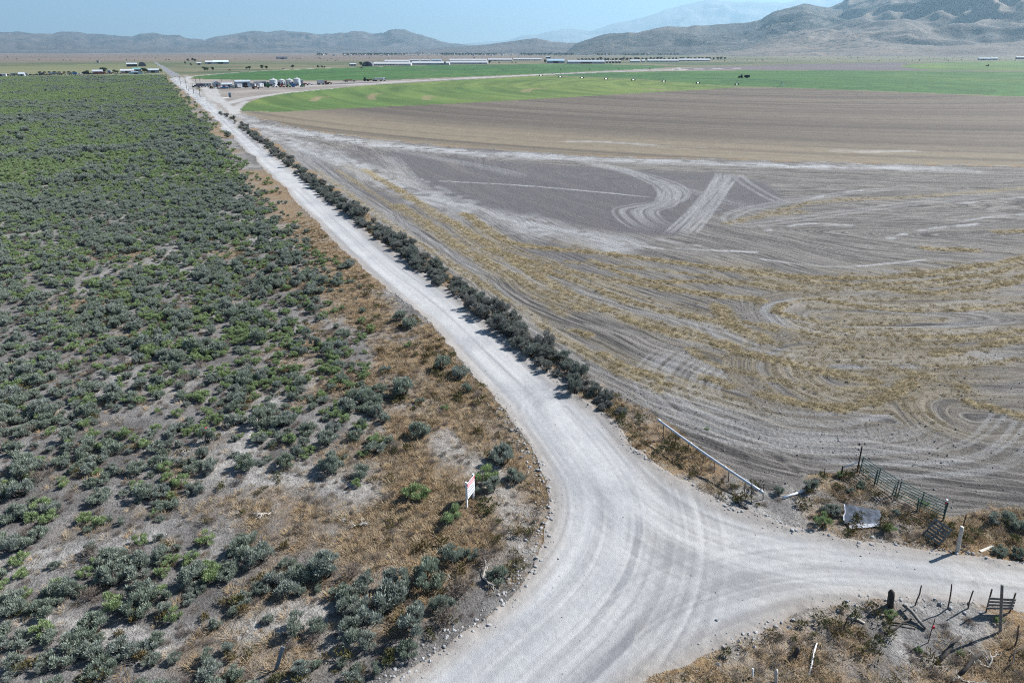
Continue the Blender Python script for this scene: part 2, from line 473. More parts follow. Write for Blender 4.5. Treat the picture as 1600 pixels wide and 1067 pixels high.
rut([(1600, 505), (1450, 520), (1300, 515), (1220, 500), (1215, 480), (1290, 470), (1420, 482), (1600, 470)], 1.0, 0.3, 0.75, 4, 1.5, 14)
rut([(1600, 640), (1560, 690), (1500, 715), (1380, 722), (1250, 715)], 1.0, 0.3, 0.75, 4, 1.5, 15)
rut([(1600, 300), (1450, 315), (1330, 330), (1230, 345), (1160, 352), (1140, 340), (1180, 325), (1300, 305), (1450, 290)], 1.2, 0.4, 0.5, 3, 2.0, 16)
rut([(700, 395), (850, 440), (1000, 480), (1150, 500), (1350, 455), (1600, 400)], 1.1, 0.35, 0.4, 3, 2.0, 17)
# salt-white lines and patches
salt = np.zeros(NV)
for pts, hw, a, sd in [
    ([(688, 283), (800, 289), (900, 297), (1012, 308)], 0.45, 0.9, 1), ([(1060, 388), (1110, 391), (1180, 394)], 0.5, 1.0, 2), ([(1190, 405), (1270, 415), (1340, 416), (1445, 406)], 0.35, 0.95, 3),
    ([(1200, 360), (1260, 350), (1330, 352)], 0.7, 0.8, 4), ([(1260, 312), (1310, 302), (1370, 296)], 0.8, 0.9, 5), ([(1390, 372), (1450, 358), (1530, 350)], 0.8, 0.9, 6), ([(1470, 352), (1540, 340), (1610, 334)], 0.6, 0.7, 7),
    ([(1345, 259), (1375, 262), (1400, 262)], 2.2, 1.0, 8), ([(900, 371), (960, 378), (1040, 390)], 0.6, 0.7, 9), ([(620, 268), (680, 290), (720, 310)], 1.2, 0.6, 10), ([(1500, 318), (1560, 312), (1620, 306)], 0.7, 0.7, 11),
    ([(800, 240), (900, 248), (1010, 252), (1200, 258), (1500, 266)], 3.6, 0.95, 12), ([(1020, 372), (1050, 378), (1090, 384)], 0.8, .8, 13), ([(1100, 330), (1180, 322), (1250, 315)], 0.4, .5, 14),
    ([(400, 196), (470, 208), (560, 222), (700, 236), (850, 246)], 4.5, 0.85, 15), ([(505, 212), (540, 217), (560, 219)], 1.6, 1.0, 16), ([(365, 178), (410, 207), (470, 228), (560, 262), (660, 305), (800, 345), (960, 382)], 4.5, 0.75, 17), ([(640, 300), (800, 352), (900, 372)], 1.5, .5, 18)]:
    w, _, _ = draw(pts, hw * (0.62 if hw < 1.5 else 0.9), a * 0.9, sd, soft=0.8, brk=0.55)
    if sd not in (1, 2, 3): w = w * sstep(0.34, 0.58, fbm(X * 0.35, Y * 0.35, 520 + sd, 3) + 0.10 * (hw > 1.5))
    salt = np.maximum(salt, w)
m1[till] = straw[till]; m2[till] = np.maximum(pale * 0.75, salt)[till]; m3[till] = S[till]
tone = fbm(X * 0.02, Y * 0.02, 55, 3)
DARKP = GP([(600, 236), (720, 246), (900, 258), (1020, 268), (1140, 268), (1240, 300), (1240, 318), (1130, 335), (1060, 372), (960, 366), (800, 338), (690, 312), (640, 282)])
d_dk = sdf(PW, DARKP, 10.0)
tone = np.maximum(tone * 0.8, 0.72 * sstep(-3, 3, d_dk + 3 * (fbm(X * 0.1, Y * 0.1, 57, 3) - 0.5)))
m4[till] = tone[till]
Z[till] = (0.05 * straw + 0.10 * (fbm(X * 1.1, Y * 1.1, 61, 4) - 0.5) * near ** 0.5 + 0.05 * np.sin(S * 2 * math.pi / 0.8) * near + 0.05 * lug * near - 0.04 * pale)[till]
DARKS = [([(1192, 706), (1215, 718), (1242, 736)], 0.2), ([(1415, 430), (1425, 431)], 0.3)]
for pts, hw in DARKS:
    D, A, L = pdist(P, spline(GP(pts), 4), 3.0)
    Z += np.where(till, -0.10 * np.exp(-(D / hw) ** 2) + 0.07 * np.exp(-((A + 0.5) / 0.25) ** 2) * (D < 1.2), 0)

# ---- gravel road and lane: wheel-worn streaks
C1 = spline(GP([(271, 121.5), (306, 150), (352, 193), (410, 246), (490, 319), (583, 403), (678, 478), (762, 558), (862, 655), (925, 735), (945, 800), (930, 870), (880, 940), (800, 1010), (680, 1120)]), 6)
C2 = spline(GP([(880, 640), (940, 720), (1010, 790), (1110, 845), (1240, 880), (1400, 898), (1600, 920), (1850, 950)]), 6)
C3 = spline(GP([(860, 1100), (960, 1010), (1060, 945), (1180, 905), (1300, 893), (1450, 902)]), 6)
road = (REG == 1) | (REG == 2)
D1, A1, L1 = pdist(P, C1, 9.0); D2, A2, L2 = pdist(P, C2, 6.0); D3, A3, L3 = pdist(P, C3, 5.0)
def streaks(A, L, sd): return 0.6 * fbm(A * 1.5, L * 0.035, sd, 3, 0.65) + 0.4 * fbm(A * 5.0, L * 0.07, sd + 3, 2)
wr1 = 1 - sstep(4.5, 8.5, D1); wr2 = (1 - sstep(2.0, 5.8, D2)) * 0.9; wr3 = (1 - sstep(1.5, 4.8, D3)) * 0.8
worn = (np.exp(-((np.abs(A1) - 0.95) / 0.45) ** 2) * 0.5 + np.exp(-((A1 - 0.2) / 2.4) ** 2) * 0.35) * wr1
st = (streaks(A1, L1, 71) * wr1 + streaks(A2, L2, 75) * wr2 + streaks(A3, L3, 79) * wr3) / np.maximum(wr1 + wr2 + wr3, 0.3)
m1[road] = st[road]
m2[road] = np.clip(worn + np.exp(-((np.abs(A2) - 0.9) / 0.4) ** 2) * wr2 * 0.5 + np.exp(-(np.abs(np.abs(A3) - 0.9) / 0.4) ** 2) * wr3 * 0.35, 0, 1)[road]
m3[road] = np.clip(d_road / 1.4, 0, 1)[road]
m3[in_far] = 1
m4[road] = (0.5 * sstep(-4, 8, X - 12) + (REG == 2) * 0.35)[road]            # the lane is paler, sandier dirt
edge = np.exp(-((d_road + 0.1) / 0.7) ** 2)
Z += np.where(RAD < 200, edge * (0.03 + 0.14 * sstep(0.35, 0.8, fbm(X * 0.9, Y * 0.9, 81, 4))) * near ** 0.5, 0)
Z[road] += (0.05 + 0.05 * (st - 0.5) * near + 0.03 * (fbm(X * 2.2, Y * 2.2, 83, 3) - 0.5) * near)[road]

# ---- brush ground: dry grass along the road, pale bare soil in the brush
brush = REG == 3
across_l = -(d_road)
q_l = -(P @ RN - float(G(577, 429) @ RN))          # metres left of the road's left edge
DRY_POLY = GP([(400, 265), (470, 340), (560, 430), (640, 500), (735, 600), (800, 670), (840, 760), (835, 860), (760, 935), (640, 960), (560, 900), (430, 870), (300, 850), (260, 800), (330, 770), (480, 760), (600, 700), (560, 600), (500, 460), (440, 360), (380, 280)])
d_dry = sdf(PW, DRY_POLY, 10.0)
dry = sstep(-1.5, 3.5, d_dry - 1.0 + 7 * (fbm(X * 0.22, Y * 0.22, 91, 3) - 0.5)) * 0.95
dry = np.maximum(dry, 0.55 * sstep(0.58, 0.74, fbm(X * 0.16, Y * 0.16, 93, 4)) * (RAD < 120))
dry = np.maximum(dry, (1 - sstep(2, 9, q_l + 6 * (fbm(X * 0.06, Y * 0.06, 94, 3) - .5))) * sstep(0.34, 0.52, fbm(X * 0.06, Y * 0.06, 95, 3)) * 0.9)
BARE = [([(330, 735), (370, 715), (395, 690), (410, 650), (420, 625)], 1.1), ([(330, 735), (400, 742), (470, 745), (560, 770)], 1.4), ([(380, 660), (300, 700), (240, 730)], 0.5), ([(40, 880), (140, 860), (230, 830)], 0.8), ([(0, 975), (120, 985), (260, 1010)], 0.7), ([(380, 985), (470, 960), (540, 985)], 1.3), ([(700, 690), (760, 740), (800, 790), (815, 860)], 1.4)]
bare = np.zeros(NV)
for pts, hw in BARE:
    w, _, _ = draw(pts, hw, 1.0, int(pts[0][0]), soft=0.7)
    bare = np.maximum(bare, w)
bare = np.maximum(bare, 0.5 * sstep(0.56, 0.74, fbm(X * 0.30, Y * 0.22, 97, 4)))
m1[brush] = (dry * (1 - 0.75 * bare))[brush]; m2[brush] = bare[brush]
m3[brush] = fbm(X * 0.5, Y * 0.5, 99, 4)[brush]; m4[brush] = (sstep(70, 330, RAD) * sstep(3, 11, q_l + 7 * (fbm(X * 0.05, Y * 0.05, 96, 3) - 0.5)))[brush]
Z[brush] += (0.35 * (fbm(X * 0.25, Y * 0.25, 101, 4) - 0.5) * near ** 0.3 + 0.12 * (fbm(X * 1.4, Y * 1.4, 103, 3) - 0.5) * near)[brush] * sstep(0, 1.5, -d_road)[brush]
# two-wheel tracks far off in the brush
for pts in ([(0, 146), (130, 143.5), (262, 141)], [(258, 126), (256, 131), (268, 142), (285, 158)]):
    w, _, _ = draw(pts, 1.6 if pts[0][0] == 0 else 1.4, 0.9, 3)
    m2[brush] = np.maximum(m2, w)[brush]
# ---- right verge
verge = REG == 4
vdry = sstep(0.35, 0.6, fbm(X * 0.20, Y * 0.20, 111, 4))
m1[verge] = vdry[verge]; m2[verge] = np.maximum(0.8 * sstep(0.5, 0.66, fbm(X * 0.33, Y * 0.33, 113, 4)), 0.8 * (1 - sstep(0.3, 1.4, -d_road + 1.2 * (fbm(X * .8, Y * .8, 115, 3) - .5))))[verge]
m3[verge] = fbm(X * 0.5, Y * 0.5, 117, 4)[verge]
Z[verge] += (0.22 * (fbm(X * 0.35, Y * 0.35, 119, 4) - 0.4) + 0.12 * (fbm(X * 1.6, Y * 1.6, 121, 3) - 0.5))[verge] * sstep(0, 1.2, -d_road)[verge] * np.clip(1.4 - RAD / 300, 0, 1)[verge]
# ---- pivot fields: concentric passes round the pivot
RC = np.hypot(X - CEN[0], Y - CEN[1])
fal = REG == 6
m1[fal] = (fbm(RC * 0.16, np.arctan2(Y - CEN[1], X - CEN[0]) * 1.2, 131, 4, 0.6))[fal]
fs = np.zeros(NV)
for pts, hw, sd in [([(890, 221), (940, 222), (1010, 226)], 2.0, 1), ([(1310, 236), (1360, 237), (1420, 236)], 2.0, 2), ([(1020, 228), (1100, 231)], .6, 3)]:
    w, _, _ = draw(pts, hw, 0.45, sd, soft=0.9, brk=0.7); fs = np.maximum(fs, w)
m2[fal] = fs[fal]
m3[fal] = (1 - sstep(2, 38, 408 - RC + 14 * (fbm(X * .04, Y * .04, 133, 3) - .5)))[fal]
grn = (REG >= 11) & (REG <= 14)
m1[grn] = fbm(RC * 0.13, np.arctan2(Y - CEN[1], X - CEN[0]) * 3.0, 141, 4, 0.6)[grn]
m2[REG == 11] = 0.62; m2[REG == 12] = 0.15; m2[REG == 13] = 0.1; m2[REG == 14] = 0.45
m2[grn] = np.clip(m2 + 0.7 * (fbm(X * 0.012, Y * 0.012, 143, 3) - 0.5), 0, 1)[grn]
gt = np.zeros(NV)
for pts, hw, sd in [([(490, 158), (498, 152), (510, 152)], 2.0, 1), ([(582, 156), (580, 150), (592, 146)], 1.0, 2), ([(665, 156), (668, 150), (676, 152)], 1.0, 3), ([(660, 110), (680, 110.4)], 3.0, 5), ([(820, 144), (828, 140), (850, 138)], 1.2, 6), ([(1010, 139), (1040, 141)], 1.6, 7)]:
    w, _, _ = draw(pts, hw, 0.9, sd); gt = np.maximum(gt, w)
m3[grn] = gt[grn]
# ---- farmyard and its pale roads
yard = (REG == 8)
yd = np.zeros(NV)
for pts, hw in [([(300, 132), (320, 137.5), (420, 136), (520, 133.5), (620, 128.5), (850, 117), (1050, 109.5), (1160, 107)], 6.0), ([(322, 138), (328, 148), (345, 165), (372, 182), (400, 196)], 4.5), ([(336, 139), (338, 148), (352, 162), (372, 174)], 2.0), ([(356, 162), (400, 152), (480, 142.5), (600, 134), (720, 127)], 4.0), ([(372, 174), (369, 168), (385, 159)], 2.2), ([(288, 121), (296, 128), (303, 135)], 2.5), ([(294, 122.5), (310, 118.8), (420, 111), (560, 105.6), (860, 100.8)], 4.0), ([(1050, 106.2), (1062, 107), (1050, 108.4)], 3)]:
    D, A, L = pdist(P, spline(GP(pts), 5), hw * 2.5)
    yd = np.maximum(yd, (1 - sstep(hw * 0.6, hw * 1.3, D + 2.5 * (fbm(X * 0.12, Y * 0.12, 151, 3) - 0.5))) * (0.75 + 0.5 * (fbm(A * 0.8, L * 0.05, 152, 2) - 0.5)))
m1[yard] = np.clip(yd, 0, 1)[yard]; m2[yard] = fbm(X * 0.05, Y * 0.05, 153, 4)[yard]
ter = (REG == 0) | (REG == 9) | (REG == 10)
m1[ter] = np.clip(yd, 0, 1)[ter]
m1[verge] = m1[verge] * (1 - np.clip(yd, 0, 1)[verge]); m2[verge] = np.maximum(m2, np.clip(yd, 0, 1))[verge]
m1[fal] = m1[fal]
# ---- far valley floor: long bands of pasture, stubble and sage, with distance
lr = np.log(np.maximum(RAD, 1))
m2[ter] = fbm(X * 0.0016, Y * 0.0045, 161, 4)[ter]
m3[ter] = sstep(1700, 2600, RAD + 600 * (fbm(X * 0.001, Y * 0.001, 163, 3) - 0.5))[ter] * (1 - 0.75 * sstep(-300, 900, X))[ter]
m4[ter] = fbm(X * 0.008, Y * 0.02, 165, 3)[ter]

# ------------------------------------------------------------------ ground materials
def ground_common(k, col, fine=22.0, amt=0.25, bump=0.02, coarse=4.0):
    n1 = k.ramp(k.noise(fine, 3, 0.75), 0.28, 0.72); n2 = k.ramp(k.noise(coarse, 4, 0.65), 0.28, 0.72)
    f = k.math('ADD', k.math('MULTIPLY', n1, 0.6), k.math('MULTIPLY', n2, 0.4))
    v = k.math('ADD', k.math('MULTIPLY', f, 2 * amt), 1 - amt)
    cc = k.n.new('ShaderNodeCombineXYZ')
    for i in range(3): k.link(v, cc.inputs[i])
    k.color(k.mix(1.0, col, cc.outputs[0], 'MULTIPLY'))
    k.bump(f, bump)

def mat_road(lane=False):
    k = NT('dirt_lane' if lane else 'gravel_road')
    a = k.attr('m1'); w = k.attr('m2'); e = k.attr('m3'); l = k.attr('m4')
    base = k.mix(k.ramp(a, 0.38, 0.60), (0.165, 0.166, 0.172), (0.35, 0.346, 0.336))
    base = k.mix(k.math('MULTIPLY', w, 0.85), base, (0.40, 0.402, 0.40))
    base = k.mix(k.math('MULTIPLY', l, 0.65), base, k.mix(k.ramp(a, 0.3, 0.7), (0.30, 0.288, 0.262), (0.46, 0.45, 0.425)))
    base = k.mix(k.math('MULTIPLY', k.ramp(k.noise(0.16, 4, 0.6), 0.45, 0.68), 0.55), base, (0.215, 0.222, 0.238))
    peb = k.math('MULTIPLY', k.ramp(k.vor(16.0), 0.28, 0.05), k.ramp(k.noise(0.6, 3), 0.45, 0.7))
    base = k.mix(k.math('MULTIPLY', peb, 0.4), base, (0.16, 0.16, 0.17))
    base = k.mix(k.math('SUBTRACT', 1.0, e), base, (0.25, 0.225, 0.20))
    ground_common(k, base, 19, 0.2, 0.03, 3.2)
    return k.m

def mat_brush(name):
    k = NT(name)
    d = k.attr('m1'); b = k.attr('m2'); t = k.attr('m3')
    soil = k.mix(k.ramp(t, 0.3, 0.7), (0.125, 0.118, 0.112), (0.215, 0.205, 0.195))
    lit = k.ramp(k.noise(5.0, 5, 0.75), 0.42, 0.62)
    soil = k.mix(k.math('MULTIPLY', lit, 0.55), soil, (0.075, 0.068, 0.062))
    pal = k.mix(k.ramp(k.noise(3.0, 4, 0.7), 0.35, 0.65), (0.24, 0.23, 0.215), (0.36, 0.345, 0.325))
    c = k.mix(k.math('MULTIPLY', b, k.ramp(k.noise(1.6, 4, 0.7), 0.30, 0.55)), soil, pal)
    gr = k.mix(k.ramp(k.noise(2.2, 5, 0.7), 0.35, 0.65), (0.15, 0.098, 0.055), (0.28, 0.19, 0.10))
    gr = k.mix(k.ramp(k.noise(0.35, 4, 0.6), 0.5, 0.7), gr, (0.19, 0.155, 0.10))
    c = k.mix(k.math('MULTIPLY', d, k.ramp(k.noise(2.6, 5, 0.75), 0.28, 0.5)), c, gr)
    c = k.mix(k.math('MULTIPLY', k.attr('m4'), 0.85), c, (0.14, 0.175, 0.09))
    ground_common(k, c, 9, 0.55, 0.12, 2.4)
    return k.m

def mat_tilled():
    k = NT('tilled_field')
    st = k.attr('m1'); pa = k.attr('m2'); s = k.attr('m3'); t = k.attr('m4')
    cc = k.n.new('ShaderNodeCombineXYZ'); k.link(s, cc.inputs[0])
    mp = k.mapped((0.06, 0.06, 0.06)); sp = k.n.new('ShaderNodeSeparateXYZ'); k.link(mp, sp.inputs[0])
    k.link(sp.outputs[0], cc.inputs[1]); k.link(sp.outputs[1], cc.inputs[2])
    f1 = k.math('ADD', k.math('MULTIPLY', k.noise(1.1, 3, 0.75, cc.outputs[0]), 0.5), k.math('MULTIPLY', k.ramp(k.noise(3.6, 3, 0.7, cc.outputs[0]), 0.3, 0.7), 0.5)); f2 = k.noise(0.35, 3, 0.6, cc.outputs[0])
    base = k.mix(k.ramp(k.math('ADD', k.math('MULTIPLY', f1, 0.7), k.math('MULTIPLY', f2, 0.3)), 0.39, 0.61), (0.076, 0.071, 0.067), (0.232, 0.216, 0.196))
    base = k.mix(k.ramp(t, 0.42, 0.62), base, k.mix(f1, (0.080, 0.076, 0.080), (0.150, 0.142, 0.144)))
    base = k.mix(k.math('MULTIPLY', k.ramp(f2, 0.5, 0.75), 0.3), base, (0.235, 0.215, 0.185))
    base = k.mix(pa, base, k.mix(k.noise(1.1, 4), (0.30, 0.30, 0.298), (0.50, 0.505, 0.51)))
    sc = k.mix(k.ramp(k.noise(6, 4, 0.75), 0.3, 0.65), (0.165, 0.132, 0.078), (0.365, 0.298, 0.175))
    base = k.mix(k.math('MULTIPLY', st, k.ramp(k.noise(3.0, 5, 0.8), 0.15, 0.42)), base, sc)
    n1 = k.ramp(k.noise(7.0, 4, 0.8), 0.28, 0.72)
    v = k.math('ADD', k.math('MULTIPLY', n1, 0.7), 0.62)
    c3 = k.n.new('ShaderNodeCombineXYZ')
    for i in range(3): k.link(v, c3.inputs[i])
    k.color(k.mix(1.0, base, c3.outputs[0], 'MULTIPLY'))
    h = k.math('ADD', k.math('MULTIPLY', f1, 0.9), n1)
    k.bump(h, 0.11)
    return k.m

def mat_fallow():
    k = NT('fallow_field')
    a = k.attr('m1'); b = k.attr('m2'); e = k.attr('m3')
    c = k.mix(k.ramp(a, 0.3, 0.68), (0.076, 0.064, 0.053), (0.122, 0.102, 0.080))
    c = k.mix(k.math('MULTIPLY', e, k.ramp(a, 0.2, 0.6)), c, (0.165, 0.138, 0.098))
    c = k.mix(b, c, (0.34, 0.335, 0.325))
    ground_common(k, c, 1.2, 0.35, 0.05, 0.25)
    return k.m

def mat_green():
    k = NT('green_crop')
    a = k.attr('m1'); y = k.attr('m2'); t = k.attr('m3')
    g = k.mix(k.ramp(a, 0.3, 0.7), (0.028, 0.075, 0.022), (0.048, 0.115, 0.03))
    g2 = k.mix(k.ramp(a, 0.3, 0.7), (0.07, 0.108, 0.03), (0.125, 0.165, 0.045))
    c = k.mix(k.ramp(y, 0.15, 0.75), g, g2)
    c = k.mix(t, c, (0.22, 0.16, 0.105))
    ground_common(k, c, 1.5, 0.28, 0.1, 0.12)
    return k.m

def mat_yard():
    k = NT('farmyard')
    a = k.attr('m1'); b = k.attr('m2')
    c = k.mix(k.ramp(b, 0.3, 0.7), (0.17, 0.148, 0.13), (0.24, 0.215, 0.19))
    c = k.mix(a, c, (0.34, 0.335, 0.325))
    ground_common(k, c, 0.8, 0.22, 0.02, 0.15)
    return k.m

def mat_terrain():
    k = NT('valley_floor')
    rd = k.attr('m1'); b = k.attr('m2'); far = k.attr('m3'); t = k.attr('m4')
    past = k.mix(k.ramp(b, 0.35, 0.65), (0.088, 0.098, 0.052), (0.14, 0.13, 0.078))
    past = k.mix(k.ramp(t, 0.5, 0.68), past, (0.06, 0.082, 0.042))
    tan = k.mix(k.ramp(b, 0.35, 0.65), (0.155, 0.122, 0.098), (0.125, 0.105, 0.085))
    c = k.mix(far, past, tan)
    c = k.mix(rd, c, (0.36, 0.35, 0.34))
    ground_common(k, c, 0.5, 0.22, 0.05, 0.02)
    return k.m

def mat_simple(name, lo, hi, roadcol=(0.45, 0.42, 0.4)):
    k = NT(name)
    c = k.mix(k.ramp(k.attr('m2'), 0.3, 0.7), lo, hi)
    c = k.mix(k.attr('m1'), c, roadcol)
    ground_common(k, c, 0.6, 0.2, 0.05, 0.05)
    return k.m

MG = {0: mat_terrain(), 1: mat_road(), 2: mat_road(True), 3: mat_brush('brush_soil'), 4: mat_brush('verge_soil'), 5: mat_tilled(), 6: mat_fallow(), 8: mat_yard(), 9: mat_simple('plowed_soil', (0.085, 0.075, 0.08), (0.125, 0.11, 0.108)), 10: mat_simple('pasture', (0.10, 0.115, 0.055), (0.15, 0.148, 0.08))}
mg = mat_green()
for r_ in (11, 12, 13, 14): MG[r_] = mg
GN_NAMES = {0: 'terrain', 1: 'gravel_road', 2: 'dirt_road', 3: 'brush_ground', 4: 'verge_ground', 5: 'tilled_field', 6: 'fallow_field', 8: 'farmyard_ground', 9: 'plowed_field', 10: 'pasture_field', 11: 'green_field', 12: 'green_field', 13: 'green_field', 14: 'green_field'}

Z = np.where(RAD > 900, 0, Z)
V3 = np.column_stack([X, Y, Z])
iy, ix = np.meshgrid(np.arange(ny - 1), np.arange(nx), indexing='ij')
a_ = (iy * nx + ix).ravel(); b_ = (iy * nx + (ix + 1) % nx).ravel()
Q = np.column_stack([a_ + nx, b_ + nx, b_, a_])                     # upward faces
QR = REG[Q]
qreg = np.max(QR * 0 + QR[:, [0, 0, 0, 0]], axis=1)
for rid in sorted(GN_NAMES):
    F = Q[qreg == rid]
    if len(F) == 0: continue
    vid, inv = np.unique(F.ravel(), return_inverse=True)
    me = bpy.data.meshes.new(GN_NAMES[rid])
    me.vertices.add(len(vid)); me.vertices.foreach_set('co', V3[vid].astype(np.float32).ravel())
    me.loops.add(len(F) * 4); me.loops.foreach_set('vertex_index', inv.astype(np.int32))
    me.polygons.add(len(F)); me.polygons.foreach_set('loop_start', (np.arange(len(F)) * 4).astype(np.int32))
    me.polygons.foreach_set('loop_total', np.full(len(F), 4, np.int32))
    me.polygons.foreach_set('use_smooth', np.ones(len(F), bool))
    me.update(calc_edges=True)
    # vertices of a neighbouring region keep their own meaning: take the value of this region's nearest corner
    own = REG[vid] == rid
    for nm, arr in (('m1', m1), ('m2', m2), ('m3', m3), ('m4', m4)):
        vals = arr[vid].copy()
        if nm == 'm3' and rid == 5: vals[~own] = S[vid][~own]
        elif (~own).any():
            fill = float(np.median(vals[own])) if own.any() else 0.0
            loc = np.arange(len(vid)); fi = inv.reshape(-1, 4)
            src = fi[:, 0]
            for kx in (1, 2, 3):
                bad = ~own[fi[:, kx]]
                vals[fi[bad, kx]] = vals[src[bad]]
        at = me.attributes.new(nm, 'FLOAT', 'POINT'); at.data.foreach_set('value', vals.astype(np.float32))
    me.materials.append(MG[rid])
    o = link(GN_NAMES[rid], me); tag(o, kind='structure')

# height of the ground at a point, for setting things on it
NF = len(np.arange(-50, 50.001, 0.105)); _lr = np.log(rr[::-1]); Zg = Z.reshape(ny, nx)
def gz(x, y):
    t = math.degrees(math.atan2(x, y)); r = math.hypot(x, y)
    if abs(t) > 49.9: return 0.0
    j = int(round((t + 50) / 0.105)); i = ny - 1 - int(np.clip(np.searchsorted(_lr, math.log(max(r, 0.5))), 0, ny - 1))
    return float(Zg[i, min(j, NF - 1)])
def gz_arr(PP):
    t = np.degrees(np.arctan2(PP[:, 0], PP[:, 1])); r = np.hypot(PP[:, 0], PP[:, 1])
    j = np.clip(np.round((t + 50) / 0.105).astype(int), 0, NF - 1)
    i = ny - 1 - np.clip(np.searchsorted(_lr, np.log(np.maximum(r, 0.5))), 0, ny - 1)
    return np.where(np.abs(t) < 49.9, Zg[i, j], 0.0)
def reg_at(PP, arr):
    t = np.degrees(np.arctan2(PP[:, 0], PP[:, 1])); r = np.hypot(PP[:, 0], PP[:, 1])
    j = np.clip(np.round((t + 50) / 0.105).astype(int), 0, NF - 1)
    i = ny - 1 - np.clip(np.searchsorted(_lr, np.log(np.maximum(r, 0.5))), 0, ny - 1)
    return arr.reshape(ny, nx)[i, j]

# ------------------------------------------------------------------ mountains
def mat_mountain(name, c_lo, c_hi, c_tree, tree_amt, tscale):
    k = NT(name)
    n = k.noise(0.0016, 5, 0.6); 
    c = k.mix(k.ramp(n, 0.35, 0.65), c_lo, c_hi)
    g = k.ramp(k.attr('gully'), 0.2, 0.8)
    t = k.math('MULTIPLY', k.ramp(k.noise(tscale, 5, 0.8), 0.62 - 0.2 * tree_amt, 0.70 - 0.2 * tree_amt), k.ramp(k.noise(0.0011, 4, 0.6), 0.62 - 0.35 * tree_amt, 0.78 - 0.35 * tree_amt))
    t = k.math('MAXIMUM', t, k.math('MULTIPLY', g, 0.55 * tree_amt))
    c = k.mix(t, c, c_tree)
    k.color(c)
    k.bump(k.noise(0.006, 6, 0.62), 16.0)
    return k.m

def mountain(name, prof, d0, d1, mat, seed, na=420, nr=110, spur=0.55, sharp=1.25, fr=0.0011, back=1.25):
    """range whose foot lies at d0 and crest at d1; prof gives the crest as seen against the horizon"""
    prof = np.array(prof, float)
    px = np.linspace(prof[0, 0], prof[-1, 0], na)
    py = np.interp(px, prof[:, 0], prof[:, 1])
    fpx = math.hypot(FPX, 453.5)
    bear = np.arctan((px - 800) / fpx)
    dist = np.concatenate([np.linspace(0, 1, nr), 1 + np.linspace(0.04, 1, 14) * (back - 1) * 2])
    V = np.zeros((len(dist), na, 3)); Gu = np.zeros((len(dist), na))
    crest = d1 * (1 + 0.05 * (fbm(px * 0.012, px * 0, seed + 50, 3) - 0.5))
    hc = CAM_H + (80 - py) / fpx * crest / np.cos(bear) * 1.0
    hc = hc + 0.012 * crest * 0.35 * (fbm(px * 0.05, px * 0, seed + 60, 4) - 0.5) * np.clip((80 - py) / 25, 0, 1)
    endf = np.minimum(sstep(0, 0.04, (px - px[0]) / (px[-1] - px[0])), sstep(0, 0.04, (px[-1] - px) / (px[-1] - px[0])))
    for i, t in enumerate(dist):
        r = d0 + (crest - d0) * t if t <= 1 else crest + (t - 1) * (crest - d0) * 1.5
        x = r * np.sin(bear); y = r * np.cos(bear)
        if t <= 1: e = t ** sharp
        else: e = np.maximum(0, 1 - ((t - 1) / ((back - 1) * 2)) ** 1.2) + 0 * x
        xw = x + 900 * (fbm(x * fr * 0.6, y * fr * 0.6, seed + 3, 3) - 0.5); yw = y + 900 * (fbm(x * fr * 0.6 + 9, y * fr * 0.6, seed + 4, 3) - 0.5)
        n = fbm(xw * fr, yw * fr, seed, 5, 0.52)
        rg = 1 - np.abs(2 * fbm(xw * fr * 1.3, yw * fr * 1.3, seed + 9, 4, 0.5) - 1) * 1.6
        m = 1 + spur * ((n - 0.5) * 1.4 + (rg - 0.6) * 0.9) * (1 - min(t, 1) ** 2.2) * 1.3
        h = np.maximum(hc, 0) * e * np.clip(m, 0.05, 1.6)
        V[i, :, 0] = x; V[i, :, 1] = y; V[i, :, 2] = np.maximum(h, 0) * endf - 3.0
        Gu[i] = np.clip(0.5 - (rg - 0.6) * 1.2, 0, 1)
    nrr = len(dist)
    idx = np.arange(nrr * na).reshape(nrr, na)
    F = np.stack([idx[:-1, :-1], idx[:-1, 1:], idx[1:, 1:], idx[1:, :-1]], -1).reshape(-1, 4)
    me = bpy.data.meshes.new(name)
    me.vertices.add(nrr * na); me.vertices.foreach_set('co', V.astype(np.float32).ravel())
    me.loops.add(len(F) * 4); me.loops.foreach_set('vertex_index', F.astype(np.int32).ravel())
    me.polygons.add(len(F)); me.polygons.foreach_set('loop_start', (np.arange(len(F)) * 4).astype(np.int32)); me.polygons.foreach_set('loop_total', np.full(len(F), 4, np.int32))
    me.polygons.foreach_set('use_smooth', np.ones(len(F), bool)); me.update(calc_edges=True)
    at = me.attributes.new('gully', 'FLOAT', 'POINT'); at.data.foreach_set('value', Gu.astype(np.float32).ravel())
    me.materials.append(mat)
    return tag(link(name, me), kind='structure')

mtn_tan = mat_mountain('dry_hills', (0.062, 0.056, 0.054), (0.108, 0.092, 0.082), (0.024, 0.027, 0.026), 0.6, 0.02)
mtn_dark = mat_mountain('juniper_hills', (0.085, 0.073, 0.062), (0.145, 0.122, 0.10), (0.02, 0.024, 0.02), 0.95, 0.026)
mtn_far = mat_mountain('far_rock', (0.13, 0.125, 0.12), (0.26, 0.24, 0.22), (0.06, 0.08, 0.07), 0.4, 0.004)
mtn_big = mat_mountain('mountain_slopes', (0.098, 0.08, 0.068), (0.19, 0.15, 0.115), (0.028, 0.03, 0.027), 0.65, 0.02)
mountain('hills', [(-420, 72), (-300, 66), (-150, 66), (0, 63), (40, 61.5), (90, 62.5), (125, 59), (170, 62), (210, 63.5), (245, 59), (285, 62.5), (315, 68), (345, 70), (420, 72), (560, 76), (700, 79)], 10000, 16000, mtn_tan, 11, 460, 130, 1.0, 1.2, 0.0010)
